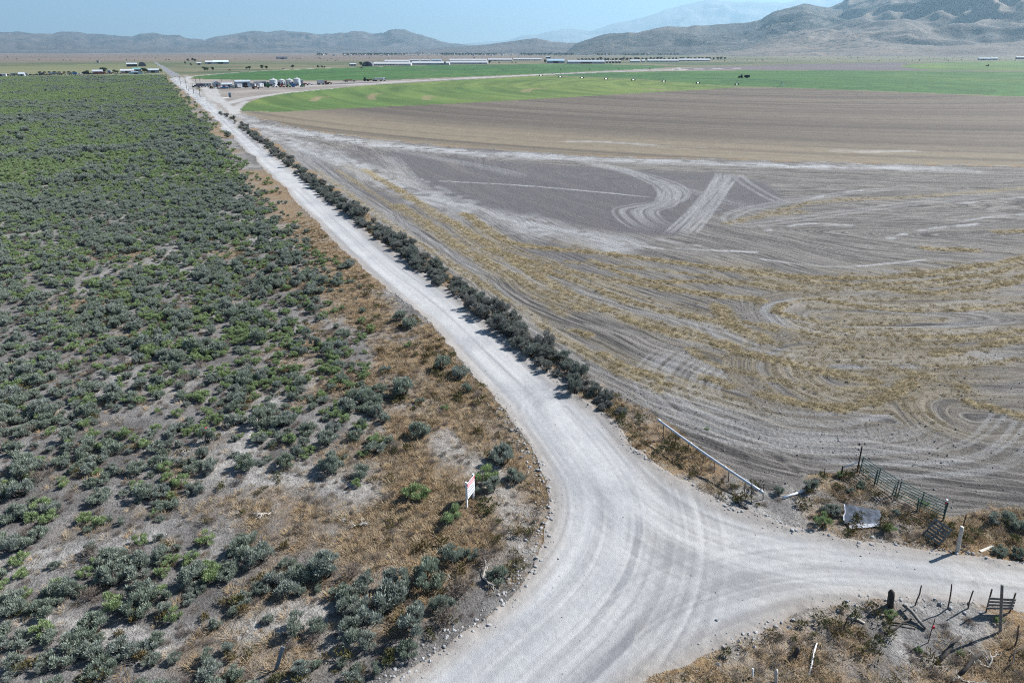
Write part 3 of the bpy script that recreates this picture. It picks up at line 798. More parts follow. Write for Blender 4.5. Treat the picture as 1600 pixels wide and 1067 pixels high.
mountain('hills', [(255, 80), (300, 70), (345, 61.5), (375, 58.5), (400, 53), (420, 55.5), (445, 53), (480, 56.5), (530, 56), (560, 55), (590, 57), (620, 54), (640, 55), (665, 61), (695, 67.5), (730, 72), (800, 76), (860, 80)], 9500, 15000, mtn_tan, 23, 460, 130, 1.05, 1.2, 0.0011)
mountain('hills', [(640, 79.5), (690, 75), (740, 72.5), (790, 67), (822, 62), (838, 61), (860, 65.5), (885, 68), (930, 67), (980, 70), (1050, 75), (1120, 79)], 6500, 9000, mtn_tan, 37, 260, 70, 0.5)
mountain('mountain', [(870, 80), (900, 69), (930, 60), (952, 54), (990, 55.5), (1040, 46.5), (1090, 47), (1150, 44), (1180, 40), (1205, 31), (1245, 21.5), (1275, 27), (1300, 30), (1400, 40), (1500, 55), (1600, 70), (1700, 79)], 4800, 7600, mtn_dark, 41, 460, 130, 0.7, 1.25, 0.0016)
mountain('mountain', [(1040, 79), (1120, 66), (1180, 50), (1230, 38), (1290, 27), (1320, 15.5), (1360, 5), (1400, -3), (1450, -10), (1520, -14), (1600, -20), (1800, -30), (2100, -10), (2500, 50)], 4000, 8600, mtn_big, 59, 560, 190, 0.95, 1.3, 0.0011)
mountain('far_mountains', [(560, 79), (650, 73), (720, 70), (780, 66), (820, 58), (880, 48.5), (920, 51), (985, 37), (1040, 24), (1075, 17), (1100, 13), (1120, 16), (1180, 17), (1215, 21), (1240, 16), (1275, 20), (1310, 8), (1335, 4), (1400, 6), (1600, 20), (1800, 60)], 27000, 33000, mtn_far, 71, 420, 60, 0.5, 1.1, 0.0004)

# ------------------------------------------------------------------ the air
hz = NT('air')
hz.n.remove(hz.b)
pv = hz.n.new('ShaderNodeVolumePrincipled')
pv.inputs['Color'].default_value = (0.49, 0.785, 1.0, 1)
pv.inputs['Density'].default_value = 4.9e-5
pv.inputs['Anisotropy'].default_value = 0.3
hz.link(pv.outputs[0], hz.n['Material Output'].inputs['Volume'])
hb = MB().box((0, 0, 1350), (82000, 82000, 2710))
tag(link('haze', hb.mesh('haze', hz.m)), kind='stuff')

# ------------------------------------------------------------------ plants
def mat_leaf(name, c0, c1, c2, rough=0.75, trans=0.2):
    k = NT(name)
    r = k.rnd()
    n = k.noise(3.5, 2, 0.5)
    c = k.mix(k.ramp(n, 0.3, 0.7), c0, c1)
    c = k.mix(k.math('MULTIPLY', r, 0.75), c, c2)
    k.color(c)
    k.b.inputs['Roughness'].default_value = rough
    if trans > 0:                       # thin leaves let some light through
        tr = k.n.new('ShaderNodeBsdfTranslucent'); k.link(c, tr.inputs['Color'])
        mx = k.n.new('ShaderNodeMixShader'); mx.inputs[0].default_value = trans
        k.link(k.b.outputs[0], mx.inputs[1]); k.link(tr.outputs[0], mx.inputs[2])
        k.link(mx.outputs[0], k.n['Material Output'].inputs['Surface'])
    return k.m
m_sage = mat_leaf('sage_leaves', (0.215, 0.25, 0.21), (0.36, 0.39, 0.345), (0.235, 0.285, 0.205))
m_green = mat_leaf('greasewood_leaves', (0.20, 0.275, 0.12), (0.34, 0.42, 0.20), (0.26, 0.34, 0.175))
m_hedge = mat_leaf('hedge_leaves', (0.13, 0.16, 0.13), (0.245, 0.272, 0.235), (0.25, 0.24, 0.225))
m_dead = mat_leaf('dead_twigs', (0.15, 0.125, 0.105), (0.24, 0.21, 0.185), (0.17, 0.135, 0.115))
m_weed = mat_leaf('weed_leaves', (0.06, 0.075, 0.03), (0.105, 0.11, 0.045), (0.15, 0.10, 0.045))
m_bark = plain('shrub_bark', (0.07, 0.058, 0.05), 0.9)
m_grass = mat_leaf('dry_grass', (0.20, 0.13, 0.07), (0.40, 0.285, 0.155), (0.36, 0.305, 0.215), 0.8)

def leaf_mesh(name, rs, centers, radii, n, ll, lw, mat, up=0.5, flat=1.0, zmin=0.04, shell=0.55):
    k = rs.choice(len(centers), n, p=radii ** 2 / (radii ** 2).sum())
    d = rs.normal(size=(n, 3)); d[:, 2] = np.abs(d[:, 2]) * 1.0 - 0.35 * rs.rand(n)
    d /= np.linalg.norm(d, axis=1)[:, None]
    rad = radii[k] * (shell + (1 - shell) * rs.rand(n) ** 0.6)
    p = centers[k] + d * rad[:, None] * np.array((1, 1, flat))
    p[:, 2] = np.maximum(p[:, 2], zmin)
    ax = d + rs.normal(size=(n, 3)) * 0.45; ax[:, 2] += up
    ax /= np.linalg.norm(ax, axis=1)[:, None]
    sd = np.cross(ax, rs.normal(size=(n, 3))); sd /= np.linalg.norm(sd, axis=1)[:, None]
    L = ll * (0.6 + 0.8 * rs.rand(n))[:, None]; W = lw * (0.7 + 0.6 * rs.rand(n))[:, None]
    a = p - sd * W * 0.35; b = p + sd * W * 0.35
    c = p + ax * L * 0.62 + sd * W * 0.5; e = p + ax * L; f = p + ax * L * 0.62 - sd * W * 0.5
    V = np.stack([a, b, c, e, f], 1).reshape(-1, 3)
    F = np.arange(n * 5).reshape(n, 5)
    me = bpy.data.meshes.new(name)
    me.vertices.add(len(V)); me.vertices.foreach_set('co', V.astype(np.float32).ravel())
    me.loops.add(n * 5); me.loops.foreach_set('vertex_index', F.astype(np.int32).ravel())
    me.polygons.add(n); me.polygons.foreach_set('loop_start', (np.arange(n) * 5).astype(np.int32)); me.polygons.foreach_set('loop_total', np.full(n, 5, np.int32))
    me.update(calc_edges=True)
    me.materials.append(mat)
    return me

def stems_mesh(name, rs, centers, radii, base, mat, twigs=8, sides=4, reach=0.95):
    mb = MB()
    for c, r in zip(centers, radii):
        b = rs.normal(size=3) * 0.05; b[2] = -0.05
        mid = (b + c) * 0.5 + rs.normal(size=3) * 0.07
        mb.tube([b, mid, c], [base, base * 0.7, base * 0.4], sides, False)
        for t in range(twigs):
            d = rs.normal(size=3); d[2] = abs(d[2]) + 0.2; d /= np.linalg.norm(d)
            mb.tube([mid * 0.4 + c * 0.6, c + d * r * reach], [base * 0.4, base * 0.12], 3, False)
    return mb.mesh(name, mat)

def shrub_proto(seed, kind):
    rs = np.random.RandomState(seed)
    if kind == 'sage':
        form = seed % 3                 # low and spreading / rounded / tall and open
        R0, H0 = ((0.92, 0.72), (0.80, 0.95), (0.66, 1.2))[form]
        nl = rs.randint(18, 28)
        ang = rs.rand(nl) * 6.28; rad = R0 * 0.80 * np.sqrt(rs.rand(nl))
        z = H0 * (0.20 + 0.58 * rs.rand(nl)) * (1 - 0.35 * rad / R0)
        C = np.column_stack([rad * np.cos(ang), rad * np.sin(ang) * rs.uniform(0.6, 1), z]); rr_ = 0.07 + 0.15 * rs.rand(nl) ** 1.3
        fo = leaf_mesh('foliage', rs, C, rr_, (3000, 2800, 2200)[form], 0.12, 0.024, m_sage, 1.5, 1.5, shell=0.15)
        stm = stems_mesh('stems', rs, C, rr_, 0.024, m_bark, 6, reach=1.5)
    elif kind == 'hedge':
        form = seed % 2
        nl = rs.randint(20, 30); R0, H0 = 0.85, (1.15, 1.5)[form]
        ang = rs.rand(nl) * 6.28; rad = R0 * 0.8 * np.sqrt(rs.rand(nl))
        z = H0 * (0.12 + 0.68 * rs.rand(nl)) * (1 - 0.3 * rad / R0)
        C = np.column_stack([rad * np.cos(ang), rad * np.sin(ang), z]); rr_ = 0.10 + 0.18 * rs.rand(nl) ** 1.2
        fo = leaf_mesh('foliage', rs, C, rr_, 3400, 0.125, 0.027, m_hedge, 1.3, 1.4, shell=0.2)
        stm = stems_mesh('stems', rs, C, rr_, 0.026, m_bark, 6, reach=1.5)
    elif kind == 'green':
        nl = rs.randint(10, 16); R0, H0 = 0.66, rs.uniform(0.55, 0.9)
        ang = rs.rand(nl) * 6.28; rad = R0 * 0.78 * np.sqrt(rs.rand(nl))
        z = H0 * (0.2 + 0.5 * rs.rand(nl))
        C = np.column_stack([rad * np.cos(ang), rad * np.sin(ang), z]); rr_ = 0.08 + 0.14 * rs.rand(nl)
        fo = leaf_mesh('foliage', rs, C, rr_, 1900, 0.10, 0.026, m_green, 1.5, 1.3, shell=0.2)
        stm = stems_mesh('stems', rs, C, rr_, 0.018, m_bark, 5, reach=1.2)
    elif kind == 'dead':
        nl = rs.randint(6, 9); R0, H0 = 0.6, 0.6
        ang = rs.rand(nl) * 6.28; rad = R0 * 0.65 * np.sqrt(rs.rand(nl))
        C = np.column_stack([rad * np.cos(ang), rad * np.sin(ang), H0 * (0.3 + 0.4 * rs.rand(nl))]); rr_ = 0.24 + 0.14 * rs.rand(nl)
        fo = leaf_mesh('foliage', rs, C, rr_, 420, 0.15, 0.018, m_dead, 0.5, 1.0, shell=0.2)
        stm = stems_mesh('stems', rs, C, rr_, 0.024, m_dead, 6)
    return fo, stm
PROTO = {k: [shrub_proto(1000 * j + 7 * i + 1, k) for i in range(n)] for j, (k, n) in enumerate((('sage', 9), ('hedge', 8), ('green', 6), ('dead', 4)))}

SHRUB_LABELS = {
    'sage': ('sagebrush', 'grey-green sagebrush growing in the open brush left of the gravel road', 'shrub', 'sagebrush in the brush left of the road'),
    'green': ('greasewood_bush', 'yellow-green low bush growing among the grey sagebrush left of the road', 'bush', 'yellow-green bushes among the sagebrush'),
    'hedge': ('roadside_shrub', 'dark grey-green shrub in the long row along the right side of the road', 'shrub', 'shrubs in a row along the right side of the road'),
    'dead': ('dead_shrub', 'leafless grey-brown dead shrub among the sagebrush left of the road', 'shrub', 'dead shrubs among the sagebrush'),
}
def shrub(kind, x, y, scale, hs=1.0, seed=0, label=None, group=True, name=None):
    rnd = random.Random(seed * 31 + int(x * 100) + int(y * 37))
    fo, stm = PROTO[kind][rnd.randrange(len(PROTO[kind]))]
    nm, lb, ct, gr = SHRUB_LABELS[kind]
    e = empty(name or nm, (x, y, gz(x, y) - 0.03), rnd.uniform(0, 6.28))
    e.scale = (scale, scale * rnd.uniform(0.85, 1.15), scale * hs)
    link('foliage', fo, e); link('stems', stm, e)
    tag(e, label or lb, ct, gr if group and label is None else None)
    PLACED.append((kind, e, label, x, y, scale))
    return e
PLACED = []
def nth(i):
    w = ['first', 'second', 'third', 'fourth', 'fifth', 'sixth', 'seventh', 'eighth', 'ninth', 'tenth', 'eleventh', 'twelfth']
    if i < 12: return w[i]
    n = i + 1; return str(n) + ('th' if 10 <= n % 100 <= 20 else {1: 'st', 2: 'nd', 3: 'rd'}.get(n % 10, 'th'))
BANDS = [(1010, 'along the bottom picture edge'), (960, 'level with the tall grey post'), (910, 'level with the dark wooden stub'), (860, 'level with the stout pale post'), (815, 'level with the black sheet'), (775, 'level with the foot of the white sign'), (735, 'level with the top of the white sign'), (690, 'level with the middle of the silver pipe'), (650, 'level with the roadside row end'), (600, 'just above the roadside row end'), (0, 'in the middle distance')]
def name_shrubs():
    """single out each shrub by size and by its place in the row it stands in"""
    rows_ = {}
    for kind, e, label, x, y, sc_ in PLACED:
        if label: continue
        if kind == 'hedge': rows_.setdefault(('hedge', ''), []).append((math.hypot(x, y), e, sc_)); continue
        zc = y * math.cos(PITCH) + CAM_H * math.sin(PITCH)
        px = 800 + FPX * x / zc; py = 533.5 + FPX * (CAM_H * math.cos(PITCH) - y * math.sin(PITCH)) / zc
        b = next(t for v, t in BANDS if py >= v)
        rows_.setdefault((kind, b), []).append((px, e, sc_))
    for (kind, b), L in rows_.items():
        L.sort(key=lambda t: t[0])
        for i, (_, e, sc_) in enumerate(L):
            size = 'large' if sc_ > 1.15 else 'small' if sc_ < 0.85 else 'mid-sized'
            if kind == 'hedge': e['label'] = '%s dark grey-green roadside shrub, %s from the junction in the long row' % (size, nth(i))
            else: e['label'] = '%s %s, %s from the left %s' % (size, {'sage': 'grey-green sagebrush', 'green': 'yellow-green bush', 'dead': 'leafless grey shrub'}[kind], nth(i), b)

_scatter_n = [0]
def scatter(name, PTS, rot, scl, idx, meshes, kind='stuff', tilt=None, parent=None):
    """one object: many small plants or clods spread over points"""
    n = len(PTS)
    me = bpy.data.meshes.new(name)
    me.vertices.add(n); me.vertices.foreach_set('co', np.asarray(PTS, np.float32).ravel())
    r3 = np.zeros((n, 3), np.float32); r3[:, 2] = rot
    if tilt is not None: r3[:, 0] = tilt
    s3 = np.asarray(scl, np.float32)
    if s3.ndim == 1: s3 = np.repeat(s3[:, None], 3, 1)
    a = me.attributes.new('rot', 'FLOAT_VECTOR', 'POINT'); a.data.foreach_set('vector', r3.ravel())
    a = me.attributes.new('scl', 'FLOAT_VECTOR', 'POINT'); a.data.foreach_set('vector', s3.ravel())
    a = me.attributes.new('idx', 'INT', 'POINT'); a.data.foreach_set('value', np.asarray(idx, np.int32))
    o = link(name, me, parent)
    ng = bpy.data.node_groups.new(name, 'GeometryNodeTree')
    ng.interface.new_socket('Geometry', in_out='INPUT', socket_type='NodeSocketGeometry')
    ng.interface.new_socket('Geometry', in_out='OUTPUT', socket_type='NodeSocketGeometry')
    N = ng.nodes; L = ng.links
    gi = N.new('NodeGroupInput'); go = N.new('NodeGroupOutput')
    iop = N.new('GeometryNodeInstanceOnPoints')
    g2i = N.new('GeometryNodeGeometryToInstance')
    for j, m in enumerate(reversed(meshes)):
        join = N.new('GeometryNodeJoinGeometry')
        for pm in (m if isinstance(m, (tuple, list)) else (m,)):
            po = bpy.data.objects.new('proto', pm)
            oi = N.new('GeometryNodeObjectInfo'); oi.inputs['Object'].default_value = po; oi.inputs['As Instance'].default_value = False
            L.new(oi.outputs['Geometry'], join.inputs[0])
        L.new(join.outputs[0], g2i.inputs[0])
    def named(nm, dt):
        k = N.new('GeometryNodeInputNamedAttribute'); k.data_type = dt; k.inputs['Name'].default_value = nm
        return k.outputs['Attribute']
    L.new(gi.outputs[0], iop.inputs['Points']); L.new(g2i.outputs[0], iop.inputs['Instance'])
    iop.inputs['Pick Instance'].default_value = True
    L.new(named('idx', 'INT'), iop.inputs['Instance Index'])
    e2r = N.new('FunctionNodeEulerToRotation'); L.new(named('rot', 'FLOAT_VECTOR'), e2r.inputs[0]); L.new(e2r.outputs[0], iop.inputs['Rotation'])
    L.new(named('scl', 'FLOAT_VECTOR'), iop.inputs['Scale'])
    L.new(iop.outputs[0], go.inputs[0])
    md = o.modifiers.new('scatter', 'NODES'); md.node_group = ng
    tag(o, kind=kind)
    return o

rs = np.random.RandomState(77)
def jgrid(x0, x1, y0, y1, sp):
    gx, gy = np.meshgrid(np.arange(x0, x1, sp), np.arange(y0, y1, sp))
    p = np.column_stack([gx.ravel(), gy.ravel()])
    return p + (rs.rand(len(p), 2) - 0.5) * sp * 0.95
def in_view(p, lo=-49, hi=49, rmin=19, rmax=1e9):
    t = np.degrees(np.arctan2(p[:, 0], p[:, 1])); r = np.hypot(p[:, 0], p[:, 1])
    return (t > lo) & (t < hi) & (r > rmin) & (r < rmax) & (p[:, 1] > 18)

# ---- candidates in the brush
cand = []
pn = jgrid(-140, 30, 18, 175, 0.86); pn = pn[in_view(pn, rmax=165)]
pf = jgrid(-640, -20, 80, 860, 1.6); pf = pf[in_view(pf, -38, 49, rmin=165, rmax=900)]
pc = np.vstack([pn, pf])
rg = reg_at(pc, REG); pc = pc[rg == 3]
if len(pc):
    dr = reg_at(pc, d_road); pc = pc[(dr < -0.9) | (dr <= -13.9)]
rc = np.hypot(pc[:, 0], pc[:, 1])
dry_c = reg_at(pc, m1); bare_c = reg_at(pc, m2)
ddp = reg_at(pc, d_dry)
clump = fbm(pc[:, 0] * 0.28, pc[:, 1] * 0.28, 201, 3)
cover = np.interp(rc, [20, 45, 80, 150, 300, 900], [0.90, 0.90, 0.95, 1.0, 1.0, 1.0])
prob = cover * (0.48 + 0.50 * sstep(0.34, 0.58, clump + 0.10 * sstep(50, 160, rc) + 0.25 * sstep(140, 260, rc))) * (1 - 0.55 * bare_c * (rc < 130)) * (1 - 0.5 * np.clip(dry_c, 0, 1))
prob = np.where((ddp > 0.5) & (rc < 75), prob * 0.16, prob)
FREE = GP([(260, 790), (330, 735), (480, 745), (560, 770), (680, 700), (740, 640), (840, 720), (840, 900), (560, 860), (430, 840), (300, 830)])
ql_c = -(pc @ RN - float(G(577, 429) @ RN))
prob = prob * np.where(rc > 55, 0.12 + 0.88 * sstep(1.5, 8, ql_c + 7 * (fbm(pc[:, 0] * 0.06, pc[:, 1] * 0.06, 94, 3) - 0.5)), 1)
prob = np.where(inside(pc, FREE), prob * 0.12, prob)
keep = rs.rand(len(pc)) < prob
pc = pc[keep]; rc = rc[keep]
gpatch = fbm(pc[:, 0] * 0.035, pc[:, 1] * 0.035, 205, 3); gfine = rs.rand(len(pc))
gfrac = np.interp(rc, [20, 60, 140, 280, 900], [0.17, 0.34, 0.46, 0.72, 0.86]) + 1.5 * (gpatch - 0.5)
dark = np.zeros(len(pc))
for pts, hw in (([(0, 192), (60, 186), (150, 180)], 14), ([(130, 188), (165, 187)], 8), ([(180, 168), (260, 170)], 8), ([(0, 250), (140, 238), (330, 222)], 6), ([(0, 330), (90, 320), (160, 330)], 5)):
    D, _, _ = pdist(pc, spline(GP(pts), 4), hw * 2)
    dark = np.maximum(dark, 1 - sstep(hw * 0.4, hw * 1.3, D))
gfrac -= dark * 1.2
kind = np.where(gfine < gfrac, 1, 0)
kind = np.where((rs.rand(len(pc)) < 0.07) & (rc < 140), 2, kind)
scl = np.where(kind == 1, rs.uniform(0.5, 1.0, len(pc)), (0.45 + 0.75 * rs.rand(len(pc)) ** 1.4) * (0.85 + 0.3 * sstep(0.4, 0.7, clump[keep])))
scl = np.where(rc > 165, scl * 1.6, scl)
scl = np.where(kind == 2, scl * 0.85, scl)
# ---- those that show largest become things of their own
fx = np.abs(pc[:, 0] / (pc[:, 1] * math.cos(PITCH) + CAM_H * math.sin(PITCH))) < 0.77
show = np.where(fx & (pc[:, 1] > 20.5), scl / np.hypot(rc, CAM_H), 0)
hand = [  # pixel foot, pixel width, kind
    (785, 725, 62, 'sage'), (803, 750, 40, 'sage'), (770, 768, 46, 'sage'), (760, 752, 40, 'green'), (652, 782, 46, 'green'), (702, 815, 44, 'green'), (745, 770, 20, 'sage'),
    (690, 578, 46, 'sage'), (730, 612, 26, 'sage'), (640, 512, 34, 'sage'), (625, 502, 30, 'sage'), (655, 680, 46, 'sage'), (630, 620, 60, 'sage'), (700, 878, 56, 'sage'), (668, 912, 80, 'sage'), (720, 930, 60, 'dead'),
    (600, 958, 95, 'sage'), (650, 990, 80, 'sage'), (548, 995, 66, 'sage'), (620, 915, 60, 'sage'), (690, 955, 55, 'sage'), (510, 900, 78, 'sage'), (545, 905, 50, 'dead'), (405, 880, 60, 'sage'), (385, 848, 40, 'sage'),
    (440, 920, 70, 'sage'), (520, 735, 62, 'sage'), (565, 745, 40, 'sage'), (480, 905, 60, 'sage'), (640, 1025, 50, 'sage'), (700, 975, 50, 'dead'), (760, 880, 46, 'dead'), (575, 1010, 50, 'sage'), (600, 660, 30, 'sage'), (460, 985, 60, 'sage'), (330, 735, 40, 'sage')]
hpos = np.array([G(a, b) for a, b, _, _ in hand])
if len(pc):
    near_h = np.min(np.hypot(pc[:, None, 0] - hpos[None, :, 0], pc[:, None, 1] - hpos[None, :, 1]), 1) < 0.9
    show = np.where(near_h, -1, show)
hand_label = {0: 'big round sagebrush right of the white sign by the road curve', 1: 'dark sagebrush nearest the road edge right of the white sign', 2: 'low spreading sagebrush just right of the white sign', 3: 'yellow-green bush directly behind the white sign', 4: 'bright yellow-green bush in dry grass left of the white sign', 5: 'upright yellow-green bush just in front of the white sign', 7: 'lone round sagebrush in dry grass beside the straight road', 12: 'tall sagebrush with its own dark shadow above the orange grass patch',
              16: 'largest sagebrush in the dense clump at the inner bend of the road', 15: 'grey leafless shrub at the right end of the clump by the road bend', 27: 'pair-like sagebrush at the edge of the pale bare patch'}
for i, (a, b, w, kd) in enumerate(hand):
    base_w = {'sage': 1.75, 'green': 1.35, 'dead': 1.4}[kd]
    shrub(kd, hpos[i][0], hpos[i][1], w * mpp(b) / base_w, 1.0, i, label=hand_label.get(i))
nhand = {k: sum(1 for h in hand if h[3] == k) for k in ('sage', 'green', 'dead')}
single = np.zeros(len(pc), bool)
for kid, (kname, cap) in enumerate((('sage', 290), ('green', 280), ('dead', 60))):
    ii = np.where((kind == kid) & (show > 0))[0]
    ii = ii[np.argsort(-show[ii])][:cap - nhand[kname]]
    single[ii] = True
    for i in ii:
        shrub(kname, float(pc[i, 0]), float(pc[i, 1]), float(scl[i]), rs.uniform(0.85, 1.15), int(i))
rest = ~single & (show >= 0)

ALLP = PROTO['sage'] + PROTO['green'] + PROTO['dead']
ofs = np.array([0, 7, 12]); cnt = np.array([7, 5, 3])
for kname, kid in (('sagebrush_cover', 0), ('greasewood_cover', 1), ('dead_brush_cover', 2)):
    w = np.where(rest & (kind == kid))[0]
    if len(w) == 0: continue
    pr = {0: PROTO['sage'], 1: PROTO['green'], 2: PROTO['dead']}[kid]
    pts = np.column_stack([pc[w], gz_arr(pc[w]) - 0.03])
    s3 = np.column_stack([scl[w], scl[w], scl[w] * rs.uniform(0.8, 1.15, len(w))])
    o = scatter(kname, pts, rs.rand(len(w)) * 6.28, s3, rs.randint(0, len(pr), len(w)), pr)
    tag(o, {0: 'grey-green sagebrush covering the flat left of the road', 1: 'yellow-green low brush covering the far flat left of the road', 2: 'dead grey twigs scattered among the sagebrush'}[kid], 'brush')

# ---- the row of shrubs along the right side of the road
seg = np.diff(hedge_line, axis=0); ln = np.hypot(seg[:, 0], seg[:, 1]); acc = np.concatenate([[0], np.cumsum(ln)])
tot = acc[-1]
s_ = 0.0; hrows = []
while s_ < tot:
    x = float(np.interp(s_, acc, hedge_line[:, 0])); y = float(np.interp(s_, acc, hedge_line[:, 1]))
    r = math.hypot(x, y)
    dens = 1.0 if r < 265 else 0.3
    if vnoise(np.array(s_ * 0.16), np.array(0.5), 303) > 0.10 and rs.rand() < dens:
        for kx in range(1 if r > 150 else 2):
            off = rs.uniform(-1.3, 1.3)
            hrows.append((x + RN[0] * off, y + RN[1] * off, rs.uniform(0.65, 1.25) * (1.0 + 0.6 * (vnoise(np.array(s_ * 0.15), np.array(3.5), 305) - 0.5))))
    s_ += 1.12 if r < 150 else 1.5
for i, (x, y, sc_) in enumerate(hrows[-299:]):
    left_ = len(hrows[-299:]) - i
    sc_ *= 0.45 + 0.55 * min(1.0, left_ / 22.0)
    shrub('hedge', float(x), float(y), float(sc_), float(rs.uniform(0.65, 1.2)), i + 500)
print('hedge', len(hrows), 'brush', len(pc))
# ---- shrubs on the right verge, each by its surroundings
for i, (a, b, w, kd, lb) in enumerate([
    (1216, 772, 24, 'sage', 'small round sagebrush just right of the end of the white pipe'), (1266, 768, 34, 'sage', 'round sagebrush between the fallen white pipe and the green panels'),
    (1312, 745, 16, 'green', 'tall thin green weed left of the tall corner post'), (1296, 802, 36, 'sage', 'dark green bush immediately left of the black sheet'), (1283, 822, 34, 'green', 'low yellow-green bush left of the black sheet by the lane'),
    (1345, 762, 22, 'sage', 'small bush in front of the top end of the green panels'), (1400, 808, 22, 'sage', 'small bush in front of the middle of the green panels'), (1388, 832, 22, 'green', 'low bush touching the right end of the black sheet'),
    (1548, 818, 34, 'sage', 'round sagebrush at field edge right of the slim post'), (1588, 825, 50, 'sage', 'big dark sagebrush at the right picture edge above the lane'), (1562, 866, 30, 'sage', 'small sagebrush beside pale board on the lane bank'), (1592, 872, 30, 'sage', 'small sagebrush on lane bank at the right picture edge'),
    (1443, 790, 16, 'green', 'green weed growing through the right part of the green panels'), (1558, 972, 16, 'green', 'small green bush at the foot of the tall grey post'), (1391, 964, 24, 'green', 'low green bush at the foot of the dark wooden stub'), (1434, 1018, 16, 'green', 'small green bush in dry grass below the red-flagged stake'), (1500, 1022, 14, 'green', 'tiny bush between the two dark leaning posts'), (1104, 672, 8, 'green', 'small weed at field edge behind the white pipe'), (1328, 768, 18, 'sage', 'bush on the bank above the black sheet')]):
    p = G(a, b)
    shrub(kd, p[0], p[1], w * mpp(b) / (1.75 if kd == 'sage' else 1.35), 1.05, i + 900, label=lb, name={'sage': 'sagebrush', 'green': 'greasewood_bush'}[kd])

name_shrubs()
# ---- dry grass, weeds, stones, straw
def grass_proto(seed, n=44, h=0.17, r=0.24, w=0.010):
    g = np.random.RandomState(seed)
    a = g.rand(n) * 6.28; d = r * np.sqrt(g.rand(n))
    b = np.column_stack([d * np.cos(a), d * np.sin(a), np.full(n, -0.03)])
    lean = np.column_stack([np.cos(a), np.sin(a), np.zeros(n)]) * (0.12 + 0.2 * g.rand(n))[:, None] + g.normal(size=(n, 3)) * 0.05
    hh = h * (0.5 + 0.7 * g.rand(n))
    t = b + lean * 0.8; t[:, 2] = hh
    sd = np.column_stack([-np.sin(a + g.rand(n)), np.cos(a), np.zeros(n)]) * w
    V = np.stack([b - sd, b + sd, t + sd * 0.8, t - sd * 0.3], 1).reshape(-1, 3)
    return mesh_from('tuft', V, np.arange(n * 4).reshape(n, 4), (m_grass,))
gprotos = [grass_proto(i) for i in range(4)]
pg = jgrid(-70, 60, 18, 120, 0.27); pg = pg[in_view(pg, rmax=115)]
rg = reg_at(pg, REG); k_ = (rg == 3) | (rg == 4)
pg = pg[k_]
w_ = reg_at(pg, m1) * (1 - 0.7 * reg_at(pg, m2)); dd = reg_at(pg, d_road)
w_ = np.clip(w_, 0, 1) * sstep(0.25, 0.55, fbm(pg[:, 0] * 0.9, pg[:, 1] * 0.9, 401, 3)) + 0.04
w_ *= np.where(np.hypot(pg[:, 0], pg[:, 1]) > 70, 0.5, 1)
pg = pg[(rs.rand(len(pg)) < w_ * 0.9) & ((dd < -0.25))]
o = scatter('dry_grass', np.column_stack([pg, gz_arr(pg)]), rs.rand(len(pg)) * 6.28, rs.uniform(0.6, 1.35, len(pg)), rs.randint(0, 4, len(pg)), gprotos)
tag(o, 'orange-brown dry grass on both verges and around the sign', 'grass')
print('grass', len(pg))
def weed_proto(seed):
    g = np.random.RandomState(seed)
    C = np.column_stack([g.normal(size=5) * 0.13, g.normal(size=5) * 0.13, 0.10 + 0.12 * g.rand(5)]); r = 0.10 + 0.06 * g.rand(5)
    return leaf_mesh('weed', g, C, r, 130, 0.10, 0.035, m_weed, 0.6, shell=0.3)
wprotos = [weed_proto(i) for i in range(4)]
pw = jgrid(-70, 60, 18, 110, 0.6); pw = pw[in_view(pw, rmax=105)]
rg = reg_at(pw, REG); pw = pw[(rg == 3) | (rg == 4)]
dd = reg_at(pw, d_road); cl = fbm(pw[:, 0] * 0.25, pw[:, 1] * 0.25, 411, 3)
pr_ = np.where(dd > -3.2, 0.30, 0.10) * sstep(0.35, 0.6, cl)
pr_ = np.where((reg_at(pw, REG) == 4), pr_ * 1.3, pr_)
pw = pw[(rs.rand(len(pw)) < pr_) & (dd < -0.3)]
o = scatter('weeds', np.column_stack([pw, gz_arr(pw)]), rs.rand(len(pw)) * 6.28, rs.uniform(0.5, 1.5, len(pw)), rs.randint(0, 4, len(pw)), wprotos)
tag(o, 'low green and brown weeds on the road verges', 'weeds')

def rock_proto(seed, mat, flat=0.6):
    g = np.random.RandomState(seed)
    V = [(-1, 0, 0), (1, 0, 0), (0, -1, 0), (0, 1, 0), (0, 0, -1), (0, 0, 1)]
    F = [(0, 2, 5), (2, 1, 5), (1, 3, 5), (3, 0, 5), (2, 0, 4), (1, 2, 4), (3, 1, 4), (0, 3, 4)]
    V2 = [Vector(v) for v in V]; F2 = []; cache = {}
    def mid(a, b):
        k = (min(a, b), max(a, b))
        if k not in cache:
            V2.append(((V2[a] + V2[b]) / 2).normalized()); cache[k] = len(V2) - 1
        return cache[k]
    for a, b, c in F:
        x, y, z = mid(a, b), mid(b, c), mid(c, a)
        F2 += [(a, x, z), (x, b, y), (z, y, c), (x, y, z)]
    V2 = [v * (0.7 + 0.6 * g.rand()) for v in V2]
    return mesh_from('rock', [(v.x, v.y * 0.8, v.z * flat) for v in V2], F2, (mat,))
m_stone = mat_leaf('stone', (0.22, 0.22, 0.22), (0.36, 0.36, 0.36), (0.28, 0.275, 0.265), 0.9, 0.0)
m_clod = mat_leaf('soil_clod', (0.18, 0.175, 0.175), (0.29, 0.285, 0.28), (0.22, 0.21, 0.20), 0.95, 0.0)
m_straw = mat_leaf('straw', (0.30, 0.24, 0.145), (0.46, 0.385, 0.245), (0.34, 0.28, 0.175), 0.85)
rocks = [rock_proto(i, m_stone) for i in range(4)]
pr_ = jgrid(-25, 40, 19, 75, 0.19); pr_ = pr_[in_view(pr_, rmax=75)]
dd = reg_at(pr_, d_road)
